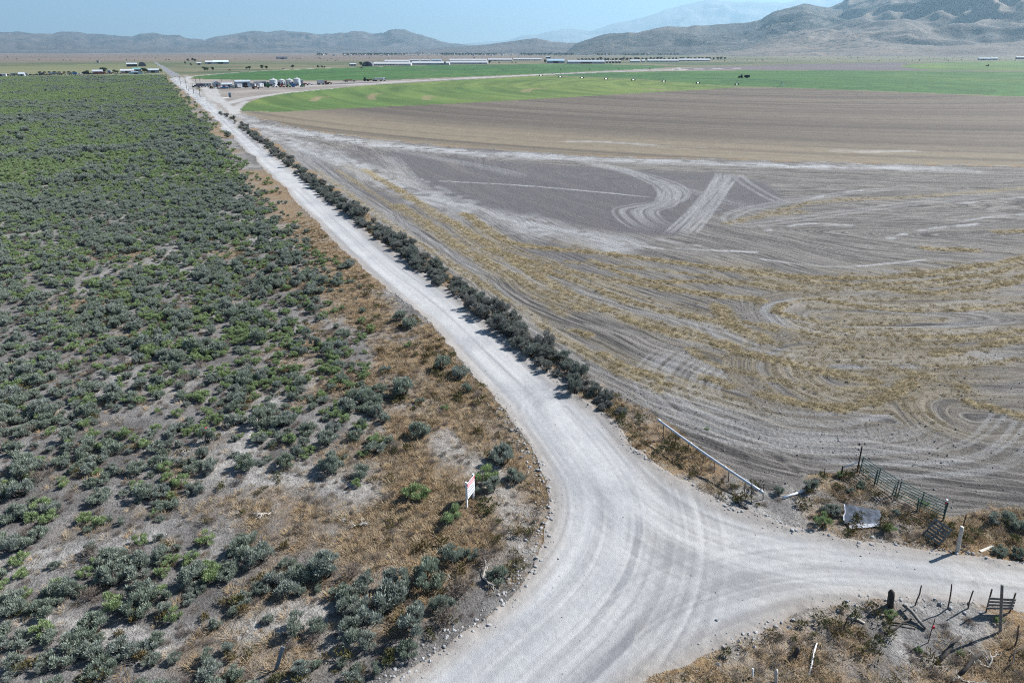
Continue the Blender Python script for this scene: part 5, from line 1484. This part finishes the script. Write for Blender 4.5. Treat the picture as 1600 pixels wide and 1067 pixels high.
def truck(name, label, px, py, L, col, kind='pickup', rz=None, cat='truck', group=None, h=1.0):
    e = empty(name, at(px, py), RZ if rz is None else rz)
    w = 2.0 if kind != 'semi' else 2.5
    wr = 0.40 if kind != 'semi' else 0.52
    if kind == 'pickup':
        prof = [(0, .45), (L * .98, .45), (L, .8), (L * .97, 1.05), (L * .62, 1.1), (L * .55, 1.75), (L * .36, 1.78), (L * .31, 1.12), (0, 1.1)]
        V = [(x - L / 2, -w / 2, z) for x, z in prof] + [(x - L / 2, w / 2, z) for x, z in prof]; n = len(prof)
        MB().add(V, [tuple(range(n)), tuple(range(2 * n - 1, n - 1, -1))] + [(i, n + i, n + (i + 1) % n, (i + 1) % n) for i in range(n)]).build('body', col, e)
        MB().box((L * -.05, 0, 1.45), (L * .22, w + 0.03, 0.42)).build('window', m_glass, e)
        ax = (-L * .3, L * .3)
    elif kind == 'semi':
        MB().box((L * .38, 0, 1.75), (L * .2, w, 2.3)).build('cab', col, e)
        MB().box((L * .45, 0, 2.2), (L * .08, w + .04, 0.8)).build('window', m_glass, e)
        MB().box((-L * .1, 0, 2.1), (L * .7, w, 2.6 * h)).build('box', m_whitewall, e)
        MB().box((0, 0, .75), (L, w * .8, .25)).build('chassis', m_dark, e)
        ax = (-L * .38, -L * .28, L * .12, L * .42)
    elif kind == 'flat':
        MB().box((0, 0, 1.05), (L, w * 1.2, .3)).build('bed', col, e)
        MB().box((-L * .1, 0, 1.5), (L * .5, w, .6)).build('load', m_rust, e)
        ax = (-L * .35, -L * .22, L * .3)
    else:   # trailer / box
        MB().box((0, 0, 1.7), (L, w * 1.15, 2.2)).build('body', col, e)
        MB().box((L * .1, 0, 1.9), (L * .15, w * 1.15 + .04, .8)).build('window', m_glass, e)
        ax = (-L * .15, L * .15)
    for a in ax:
        for s in (-1, 1):
            MB().tube([(a, s * (w / 2 - .28), wr), (a, s * (w / 2 + .02), wr)], wr, 10).build('wheel', m_tyre, e)
    return tag(e, label, cat, group)

def tractor(name, label, px, py, col, rz=0.0):
    e = empty(name, at(px, py), rz)
    MB().box((1.3, 0, 1.35), (2.2, 1.0, 0.9)).build('hood', col, e)
    MB().box((-.5, 0, 1.2), (1.6, 1.4, .8)).build('body', col, e)
    cab_ = MB().box((-.5, 0, 2.3), (1.5, 1.5, 1.5)).build('cab', m_glass, e)
    MB().box((-.5, 0, 3.1), (1.7, 1.7, .15)).build('roof', col, cab_)
    MB().tube([(1.6, .3, 1.8), (1.6, .3, 2.9)], .06, 6).build('exhaust', m_dark, e)
    for s in (-1, 1):
        MB().tube([(-.7, s * .75, .95), (-.7, s * 1.3, .95)], .95, 14).build('wheel', m_tyre, e)
        MB().tube([(1.9, s * .7, .65), (1.9, s * 1.1, .65)], .65, 12).build('wheel', m_tyre, e)
    return tag(e, label, 'tractor')

# --- trees
def tree_proto(seed, hgt, rad, tall=False):
    g = np.random.RandomState(seed); n = 9 if not tall else 8
    a = g.rand(n) * 6.28; d = rad * 0.55 * np.sqrt(g.rand(n)) * (0.5 if tall else 1)
    z = hgt * (0.38 + 0.45 * g.rand(n)) if not tall else hgt * np.linspace(0.2, 0.85, n)
    C = np.column_stack([d * np.cos(a), d * np.sin(a), z]); r = rad * (0.36 + 0.22 * g.rand(n)) * (1 if not tall else 1.1)
    cr = leaf_mesh('crown', g, C, r, 700, hgt * 0.085, hgt * 0.06, m_tree, 0.2, 1.1, hgt * 0.12, 0.35)
    mb = MB().tube([(0, 0, -0.2), (0.05, 0, hgt * .3), (0, 0.05, hgt * .7)], [hgt * .035, hgt * .028, hgt * .01], 6)
    for c in C[:6]: mb.tube([(0.03, 0, hgt * .28), tuple(c)], [hgt * .015, hgt * .006], 4)
    return cr, mb.mesh('trunk', m_trunk)
TREES = [tree_proto(i + 1, 6.0, 2.6) for i in range(4)] + [tree_proto(i + 11, 9.0, 1.8, True) for i in range(2)]
def tree(px, py, hm, label, group=None, tall=False, wide=1.0, name='tree'):
    rnd = random.Random(int(px * 13 + py * 7))
    cr, tr = TREES[rnd.randrange(4, 6)] if tall else TREES[rnd.randrange(4)]
    e = empty(name, at(px, py), rnd.uniform(0, 6)); s = hm / (9.0 if tall else 6.0)
    e.scale = (s * wide, s * wide, s)
    link('crown', cr, e); link('trunk', tr, e)
    return tag(e, label, 'tree', group)

# --- farm in the middle distance
def pole(px, yt, yb, label, arm=True):
    b = Vector(at(px, yb)); t = top_of(b, px, yt); h = max(t.z, 4.0)
    e = empty('utility_pole', b, RZ)
    MB().tube([(0, 0, -.3), (0, 0, h)], [.17, .11], 7).build('mast', m_trunk, e)
    if arm:
        c_ = MB().box((0, 0, h - .6), (2.4, .12, .14)).build('crossarm', m_trunk, e)
        for x in (-1.0, 0.0, 1.0): MB().tube([(x, 0, h - .52), (x, 0, h - .3)], .05, 6).build('insulator', m_galv, c_)
    return tag(e, label, 'pole')
for px, yt, yb, lb in ((282.5, 119, 133, 'first utility pole beside the far end of the gravel road'), (292, 121, 140, 'utility pole left of the farmyard by the road'), (303, 130, 147, 'nearer of the two utility poles at the yard entrance'), (313, 136, 153, 'utility pole nearest the camera at the yard entrance'), (307, 122, 135, 'tall pole behind the white trailer'), (313.5, 122, 134, 'thin pole just right of the one behind the white trailer'), (347, 122, 132, 'pole standing behind the grey farmhouse'), (385.5, 126, 132, 'short pole behind the blue-grey shed')):
    pole(px, yt, yb, lb)
A = top_of(Vector(at(294, 143)), 294, 139.5); B = top_of(Vector(at(312, 143)), 312, 140)
e = empty('yard_gate', at(303, 143), 0)
MB().tube([A - e.location, B - e.location], 0.12, 6).build('beam', m_trunk, e)
for q_ in (A, B): MB().tube([q_ - e.location, Vector((q_.x, q_.y, -0.3)) - e.location], 0.14, 6).build('post', m_trunk, e)
tag(e, 'dark log beam gate across the yard entrance', 'gate')
truck('pickup_truck', 'dark pickup left of the white trailer in the farmyard', 306, 137, 5.4, m_dark)
truck('stock_trailer', 'dark box trailer between dark pickup and white trailer', 313.5, 137, 6.0, m_purple, 'box', cat='trailer')
truck('travel_trailer', 'white trailer house at the left of the farmyard', 323, 136.5, 6.5, m_whitewall, 'box', cat='trailer')
shed('farmhouse', 'grey gabled house left of the blue-grey shed', 334, 345, 137, 3.0, 6, m_greywall, m_bluesteel, 'front', doors=((0.5, 0.2),), cat='house')
shed('shed', 'low blue-grey lean-to right of the grey gabled house', 348, 363, 137.5, 2.4, 4, m_bluesteel, m_galv, 'gable', doors=((0.2, .18), (0.7, .2)))
truck('pickup_truck', 'blue pickup parked in front of the low lean-to', 351, 139, 5.4, m_bluep)
truck('pickup_truck', 'grey pickup at the right end of the low lean-to', 362, 138.8, 5.2, m_greywall)
shed('machine_shed', 'big blue-grey machine shed with dark open door', 369.5, 391.5, 137, 4.0, 9, m_bluesteel, m_galv, 'gable', doors=((0.63, 0.30),), rise=0.10)
truck('farm_trailer', 'dark trailer at the right side of the machine shed', 396, 136.3, 4.5, m_dark, 'box', cat='trailer')
truck('truck', 'white tank truck right of the machine shed', 404, 134.8, 7.0, m_whitewall, 'semi')
truck('truck', 'second white box truck, next to the machinery', 413, 134.2, 6.5, m_whitewall, 'semi')
truck('flatbed_trailer', 'flat dark trailer lying out in the pale yard', 400, 139.3, 5.5, m_dark, 'flat', cat='trailer')
tractor('tractor', 'dark tractor in front of the first storage tank', 421, 136.2, m_dark, RZ)
tractor('tractor', 'dark red tractor between the first two tanks', 437, 135, m_rust, RZ)
tractor('tractor', 'red tractor left of the tallest tank', 458.5, 135, m_rust, RZ)
tractor('tractor', 'green tractor left of the first storage tank', 415.5, 136.0, m_grn_mach, RZ)
grain_bin(422, 434, 134.6, 4.4, 'first silver storage tank from the left in the farmyard')
grain_bin(436, 446, 133.2, 3.6, 'second silver storage tank from the left')
grain_bin(447.5, 458, 133, 3.8, 'third silver storage tank from the left')
grain_bin(460, 470, 134.2, 5.0, 'tallest silver storage tank at the right of the row')
shed('tank_house', 'white box building touching the tallest tank', 470, 474.5, 133, 3.8, 3, m_whitewall, m_whitewall, 'flat', doors=((0.5, .2),))
truck('farm_trailer', 'red implement trailer right of the tanks', 478, 134, 5.0, m_rust, 'flat', cat='trailer')
truck('pickup_truck', 'white pickup among implements right of the tanks', 484, 133.4, 5.4, m_white)
truck('truck', 'white truck with dark frame standing apart right of the tanks', 503, 132.6, 8.0, m_rust, 'semi')
truck('flatbed_trailer', 'dark flat trailer right of the standing truck', 515, 132.2, 4.5, m_dark, 'flat', cat='trailer')
truck('flatbed_trailer', 'long dark flatbed behind the pipe stack', 547, 128.2, 12, m_dark, 'flat', cat='trailer')
truck('truck', 'white semi truck at the far right end of the yard', 593, 127.2, 11, m_white, 'semi', h=.55)
tractor('tractor', 'dark loader left of the semi truck', 571, 127.2, m_dark, RZ)
truck('flatbed_trailer', 'green implement trailer left of the semi truck', 579, 127.2, 8, m_grn_mach, 'flat', cat='trailer')
for i in range(8):
    a = at(521 + i * 9.3, 132.2 - i * 0.36); b = at(529.5 + i * 9.3, 131.9 - i * 0.36)
    mb = MB()
    A = Vector(a); B = Vector(b)
    for k in range(3): mb.tube([Vector((0, k * .35, .25 + .2 * (k == 1))), B - A + Vector((0, k * .35, .25 + .2 * (k == 1)))], .17, 6)
    tag(mb.build('pipe_bundle', m_purple, None, False, A), ['first', 'second', 'third', 'fourth', 'fifth', 'sixth', 'seventh', 'eighth'][i] + ' bundle from the left in the long dark line of pipes in the yard', 'pipes', 'pipe bundles in the yard')
shed('pump_house', 'tiny blue pump house alone on the pale yard', 358, 361.5, 152.3, 2.4, 1.6, m_bluesteel, m_bluesteel, 'flat', doors=((0.5, .3),))
A = Vector(at(348, 154)); B = Vector(at(358, 153.2))
tag(MB().tube([Vector((0, 0, .2)), B - A + Vector((0, 0, .2))], .12, 6).build('irrigation_pipe', m_white, None, False, A), 'white pipe on the ground left of the pump house', 'pipe')

rnd = random.Random(21)
for i in range(14):
    px = 333 + i * 10.6 + rnd.uniform(-2, 2); py = 138.6 - i * 0.16 + rnd.uniform(-.4, .5); j = rnd.randrange(6)
    truck('farm_implement', ('dark', 'white', 'rust-red', 'grey', 'blue', 'green')[j] + ' small implement or trailer, ' + nth(i) + ' from the left along the yard front', px, py, rnd.uniform(2.5, 4.5), (m_dark, m_white, m_rust, m_greywall, m_bluep, m_grn_mach)[j], rnd.choice(['flat', 'pickup', 'box']), rz=RZ + rnd.uniform(-.6, .6), cat='implement', group='implements along the yard front')
# --- row of sheds, vehicles and trees behind the brush, far left
for i, (a, b, y, h, wm, rm, rf, lb) in enumerate([
    (-8, 8, 119.6, 2.4, m_whitewall, m_whitewall, 'flat', 'white low shed at the left picture edge of the far row'), (30, 38, 119.5, 2.2, m_whitewall, m_galv, 'gable', 'pale small shed in the left part of the far row'),
    (146, 160, 116.2, 3.0, m_bluesteel, m_galv, 'gable', 'pale blue building in the middle of the far left row'), (168, 174, 115.5, 3.2, m_whitewall, m_galv, 'front', 'white gabled house beside the dark trees in the far row'), (190, 209, 115, 3.0, m_greywall, m_whitewall, 'gable', 'long pale-roofed shed left of the teal roof'),
    (209, 221, 114.4, 4.2, m_greywall, m_teal, 'gable', 'shed with a teal roof in the far left row'), (231, 248, 114.3, 3.2, m_greywall, m_galv, 'gable', 'long pale shed nearest the road in the far left row'), (203, 222, 116.3, 2.0, m_bluesteel, m_bluesteel, 'flat', 'low blue shed in front of the teal roof')]):
    shed('shed', lb, a, b, y, h, 7, wm, rm, rf)
shed('barn', 'low dark-fronted barn with pale roof in the far pasture', 199, 214, 104.6, 4.0, 9, m_dark, m_galv, 'gable')
shed('barn', 'dark round-roofed barn in the far pasture by the road', 217, 228, 104.2, 7.0, 14, m_purple, m_purple, 'arch', doors=())
shed('house', 'tiny white house on the far plain left of the road', 151.5, 155, 98.6, 4.5, 8, m_whitewall, m_greywall, 'front', cat='house')
cols = [m_white, m_dark, m_rust, m_greywall, m_bluep, m_purple, m_dark, m_tanwall]
names = ['white', 'dark', 'rust-red', 'grey', 'blue', 'purplish', 'black', 'tan']
ords = ['first', 'second', 'third', 'fourth', 'fifth', 'sixth', 'seventh', 'eighth', 'ninth', 'tenth', 'eleventh', 'twelfth', '13th', '14th', '15th', '16th', '17th', '18th', '19th', '20th', '21st', '22nd', '23rd', '24th', '25th', '26th', '27th', '28th', '29th', '30th', '31st', '32nd', '33rd', '34th', '35th', '36th', '37th', '38th', '39th', '40th']
rnd = random.Random(8)
for i in range(26):
    px = 14 + i * 8.6 + rnd.uniform(-1.5, 1.5); j = rnd.randrange(8)
    py = 119.6 - px * 0.0175 + rnd.uniform(-.5, .2)
    truck('parked_vehicle', names[j] + ' vehicle or trailer, ' + ords[i] + ' from the left in the far row behind the brush', px, py, rnd.uniform(5, 8), cols[j], rnd.choice(['pickup', 'box', 'flat', 'box']), cat='vehicle', group='vehicles in the far row')
for i, (px, h) in enumerate([(62, 3), (70, 3.2), (78, 3), (86, 3.4), (93, 3), (101, 3), (108, 3.2), (116, 2.8), (132, 3), (137, 3.6), (164, 6.5), (180, 4), (184, 3.4), (226, 5.5), (229, 5), (252, 4)]):
    tree(px, 117.4 - px * 0.0125, h, 'small dark tree, ' + ords[i] + ' from the left in the far row behind the brush', 'trees in the far row', wide=1.5)

# --- fields beyond: lone trees, barns, pivots
for i, (px, py, h) in enumerate([(294, 97.5, 7.5), (302, 96.5, 9), (305.5, 97.5, 7), (290, 101, 5), (299, 103.5, 5), (320, 112, 5.5), (324, 112, 5), (332.5, 111.5, 5), (386, 109.8, 4.5), (390, 109.6, 5), (410, 109.3, 6), (416.5, 109.2, 5), (457.5, 107.8, 6), (497.5, 107.4, 5), (503.5, 107.3, 4.5), (507, 107.2, 3)]):
    tree(px, py, h, 'lone dark tree, ' + ords[i] + ' listed from the road among the trees beyond the green strip', 'lone trees beyond the green strip', wide=1.15)
shed('house', 'white house among the trees beyond the green strip', 308, 314.5, 102, 3.6, 6, m_whitewall, m_whitewall, 'gable', cat='house')
shed('barn', 'white-roofed barn left of the long pale blue roof', 322, 333, 100.6, 3.8, 12, m_greywall, m_whitewall, 'gable')
shed('barn', 'long barn with pale blue roof beyond the green strip', 333.5, 357, 100.4, 4.2, 12, m_greywall, plain('pale_blue_roof', (0.55, 0.68, 0.72), 0.5), 'gable')
truck('parked_car', 'dark red car on the track beyond the green strip', 359, 110.9, 4.6, m_rust, cat='car')
truck('parked_car', 'grey car on the track beyond the green strip', 443, 108.9, 4.6, m_greywall, cat='car')
shed('barn', 'low dark barn far off on the plain', 433, 449, 92.8, 5, 14, m_greywall, m_purple, 'gable')
shed('quonset_barn', 'dark arched barn at the left end of the long white barns', 565.5, 582, 104.2, 8.0, 30, m_purple, m_purple, 'arch', rz=0.1, doors=((0.5, .25),), cat='barn')
tree(564, 104.8, 7.5, 'dark tree at the left foot of the arched barn')
shed('shed', 'low open shed left of the arched barn', 547, 557, 103.4, 3, 6, m_greywall, m_galv, 'gable', doors=((.3, .2), (.7, .2)))
LB = [(583, 642, 102.9, 'first'), (643, 702, 101.6, 'second'), (703, 762, 100.6, 'third')]
for a, b, y, o_ in LB: shed('long_barn', o_ + ' from the left of the long white barns right of the arched barn', a, b, y, 3.0, 14, m_whitewall, m_whitewall, 'gable', rz=-0.05, doors=[(0.05 + k * 0.045, 0.012) for k in range(12)] if a < 600 else ((0.8, .02),), cat='barn')
shed('long_barn', 'short white barn standing behind the first long white barn', 601, 639, 98.6, 3.0, 14, m_whitewall, m_whitewall, 'gable', rz=0, cat='barn', doors=((.1, .03),))
for a, b, y, o_ in ((702, 760, 96.4, 'left'), (762, 800, 95.6, 'middle'), (802, 846, 94.9, 'right')): shed('long_barn', o_ + ' white barn of the farther white row', a, b, y, 3.0, 14, m_whitewall, m_whitewall, 'gable', rz=-0.05, cat='barn', doors=[(0.08 + k * 0.07, 0.02) for k in range(8)])
for a, b, lb in ((640, 655, 'left grey shed between the white barn rows'), (657, 672, 'middle grey shed between the white barn rows'), (674, 690, 'blue-grey shed between the white barn rows')): shed('shed', lb, a, b, 97.6, 4, 12, m_greywall, m_bluesteel if a > 670 else m_greywall, 'gable', rz=0)
for i, (px, py, h) in enumerate([(695, 101.8, 6), (765, 100.8, 6.5), (669, 96.8, 7), (741, 92.5, 6), (852, 100, 8), (860, 91.5, 7), (800, 100, 4), (806, 100, 4), (780, 100.2, 4)]):
    tree(px, py, h, 'dark tree near the white barns, ' + ords[i] + ' in the line of barn trees', 'trees near the white barns')
shed('shed', 'blue-roofed shed left of the tree windbreak', 855, 882, 99.2, 5, 16, m_greywall, plain('blue_roof', (0.33, 0.45, 0.55), 0.5), 'gable', rz=0)
shed('shed', 'dark small shed behind the blue-roofed shed', 853, 860, 91.8, 5, 10, m_dark, m_galv, 'gable', rz=0)
shed('long_barn', 'long grey-blue barn in front of the tree windbreak', 887, 945, 100, 4, 14, m_greywall, m_galv, 'gable', rz=0.05, cat='barn')
for k, px in enumerate((947, 952, 957, 962, 967)): shed('pen_shelter', ords[k] + ' small white shelter from the left between long barn and white barns', px, px + 3, 99, 3.6, 8, m_dark, m_whitewall, 'gable', rz=0, cat='shelter', group='small white shelters')
for a, b, y, lb in ((985, 1000, 97.8, 'short white barn in front of the windbreak'), (1003, 1008, 97.4, 'tiny white shed in front of the windbreak'), (1012, 1060, 97.2, 'long white barn in the middle of the windbreak'), (1061, 1109, 96.0, 'long white barn at the right end of the windbreak')): shed('long_barn', lb, a, b, y, 3.0, 14, m_whitewall, m_whitewall, 'gable', rz=-0.05, cat='barn', doors=((.3, .03), (.6, .03)))
for i in range(40):
    px = 904 + i * 5.85 + rnd.uniform(-1, 1)
    tree(px, 96.9 - (px - 904) * 0.011 + rnd.uniform(-.3, .3), rnd.uniform(7, 9.5), 'dark windbreak tree, ' + ords[i] + ' from the left in the row behind the barns', 'windbreak trees', wide=1.25)
shed('feed_barn', 'open red-roofed barn far right under the mountain', 1338, 1361, 83.8, 9, 20, m_greywall, plain('red_brown_roof', (0.25, 0.11, 0.09), .6), 'gable', rz=0, cat='barn', doors=((.2, .1), (.4, .1), (.6, .1), (.8, .1)))
shed('white_dome', 'bright white building beyond the right end of the windbreak', 1127, 1136, 84.6, 14, 40, m_whitewall, m_whitewall, 'arch', rz=0, cat='building', doors=())
shed('long_barn', 'dark long barn beyond the windbreak on the right', 1143, 1180, 84.8, 6, 20, m_greywall, m_purple, 'gable', rz=0, cat='barn')
shed('long_barn', 'pale low barn right of the dark long barn', 1195, 1250, 84.4, 5, 20, m_whitewall, m_galv, 'gable', rz=0, cat='barn')
shed('shed', 'pale shed group by the far right green field, left one', 1530, 1546, 94.2, 4, 10, m_greywall, m_galv, 'gable', rz=-.3)
shed('shed', 'pale shed group by the far right green field, middle one', 1549, 1558, 94, 4, 10, m_greywall, m_galv, 'gable', rz=-.3)
shed('shed', 'dark shed at the right picture edge by the far green field', 1589, 1604, 92.6, 5, 10, m_dark, m_galv, 'gable', rz=-.3)

# --- centre pivots: a pipe carried on wheeled towers
def pivot(label, pts, hub_at=None, h=3.6):
    P0 = [Vector(at(*p)) for p in pts]; org = P0[0].copy()
    e = empty('center_pivot', org)
    d = (P0[-1] - P0[0]).normalized(); nn = Vector((-d.y, d.x, 0))
    for i, p in enumerate(P0):
        q_ = p - org
        if i == len(P0) - 1 and hub_at:
            mb = MB()
            for sx in (-1, 1):
                for sy in (-1, 1): mb.tube([q_ + Vector((sx * 1.4, sy * 1.4, 0)), q_ + Vector((0, 0, h))], .1, 5)
            mb.build('hub_frame', m_bluesteel, e)
        else:
            fr = MB()
            for s in (-1, 1): fr.tube([q_ + nn * (s * 2.0) + Vector((0, 0, .7)), q_ + Vector((0, 0, h))], .09, 5)
            fr.tube([q_ - nn * 2.2 + Vector((0, 0, .7)), q_ + nn * 2.2 + Vector((0, 0, .7))], .12, 5)
            t = fr.build('tower', m_galv, e)
            for s in (-1, 1): MB().tube([q_ + nn * (s * 2.0) - d * .2 + Vector((0, 0, .7)), q_ + nn * (s * 2.0) + d * .2 + Vector((0, 0, .7))], .7, 12).build('wheel', m_tyre, t)
        if i:
            a = P0[i - 1] - org + Vector((0, 0, h)); b = q_ + Vector((0, 0, h)); m = (a + b) / 2 + Vector((0, 0, .9))
            MB().tube([a, a.lerp(m, .55) + Vector((0, 0, .2)), m, m.lerp(b, .45) + Vector((0, 0, .2)), b], .085, 6).build('span_pipe', m_galv, e)
            mb = MB()
            for k in range(1, 9):
                c = a.lerp(b, k / 9) + Vector((0, 0, .8 * math.sin(math.pi * k / 9))); mb.tube([c, c - Vector((0, 0, 1.8))], .03, 4)
            mb.build('drop_hoses', m_galv, e)
    return tag(e, label, 'sprinkler')
pivot('long wheeled sprinkler line at the boundary between the two green sectors', [(845, 119.4), (875.5, 121.3), (909, 123), (947, 124.6), (989.5, 126.6), (1037, 128.8), (1090.5, 131.4), (1151, 133.6), (1221, 135.2)], True)
pivot('farther wheeled sprinkler line standing in the upper green strip', [(740, 109.6), (786, 109.7), (832.5, 109.8), (876, 109.6), (921, 109.4), (967, 109.2), (1015, 108.8)])
tractor('tractor', 'dark tractor towing across the right green field', 1157.5, 122.2, m_dark, R(180))
truck('farm_trailer', 'dark trailer towed behind the tractor in the green field', 1167, 122.2, 5.0, m_dark, 'box', rz=0, cat='trailer')
tractor('tractor', 'dark tractor on the far right green field', 1543, 104.2, m_grn_mach, R(160))
truck('pickup_truck', 'tiny dark vehicle on the far green strip below the arched barn', 565, 107.4, 5.5, m_dark)

# --- the town at the foot of the hills
ht = np.random.RandomState(12)
for i in range(36):
    px = 505 + i * 14.6 + ht.uniform(-4, 4); py = 87.6 - 1.2 * ht.rand()
    shed('town_house', ['white', 'grey', 'tan'][i % 3] + ' small house, ' + ords[i] + ' from the left in the distant town', px, px + 3.2, py, 5, 12, (m_whitewall, m_greywall, m_tanwall)[i % 3], (m_greywall, m_purple, m_galv)[i % 3], 'gable', rz=ht.uniform(-.4, .4), cat='house', group='houses in the distant town', doors=())
n = 900
pxs = np.concatenate([ht.uniform(495, 1060, 1500), ht.uniform(1060, 1180, 200), ht.uniform(900, 1250, 500)]); pys = np.concatenate([ht.uniform(84.9, 87.4, 1500), ht.uniform(83.9, 85.5, 200), ht.uniform(83.2, 84.6, 500)])
clus = vnoise(pxs * 0.05, pys * 0.3, 601) > 0.36
tp = np.array([G(a, b) for a, b in zip(pxs[clus], pys[clus])])
o = scatter('distant_trees', np.column_stack([tp, np.zeros(len(tp))]), ht.rand(len(tp)) * 6.28, ht.uniform(1.0, 2.1, len(tp)), ht.randint(0, 4, len(tp)), TREES[:4])
tag(o, 'dark band of trees in and around the distant town', 'trees')
# far-off bushes dotted over the valley floor
pb = np.array([G(a, b) for a, b in zip(ht.uniform(-60, 1660, 700), 82.6 + 14 * ht.rand(700) ** 1.6)])
pb = pb[(reg_at(pb, REG) == 0)]
o = scatter('valley_bushes', np.column_stack([pb, np.zeros(len(pb))]), ht.rand(len(pb)) * 6.28, ht.uniform(.25, .7, len(pb)), ht.randint(0, 4, len(pb)), TREES[:4])
tag(o, 'dark bushes dotted over the far valley floor', 'bushes')

# --- power-line towers under the mountain
for i, px in enumerate((1252, 1306, 1362, 1420, 1480, 1542)):
    b = at(px, 85.2); h = 34.0
    e = empty('power_tower', b, 0.4)
    mb = MB()
    for sx in (-1, 1):
        for sy in (-1, 1): mb.tube([(sx * 3.5, sy * 3.5, -1), (sx * .7, sy * .7, h)], [.28, .2], 4)
    for k in range(5):
        z = h * (k + 1) / 6; w_ = 3.5 - 2.8 * (k + 1) / 6
        mb.tube([(-w_, -w_, z), (w_, w_, z)], .14, 4); mb.tube([(w_, -w_, z), (-w_, w_, z)], .14, 4)
    mb.build('lattice', m_galv, e)
    for z in (h - 8, h - 3): MB().tube([(-7, 0, z), (7, 0, z)], .22, 4).build('crossarm', m_galv, e)
    tag(e, 'faint lattice power tower, ' + nth(i) + ' from the left at the mountain foot', 'power tower')
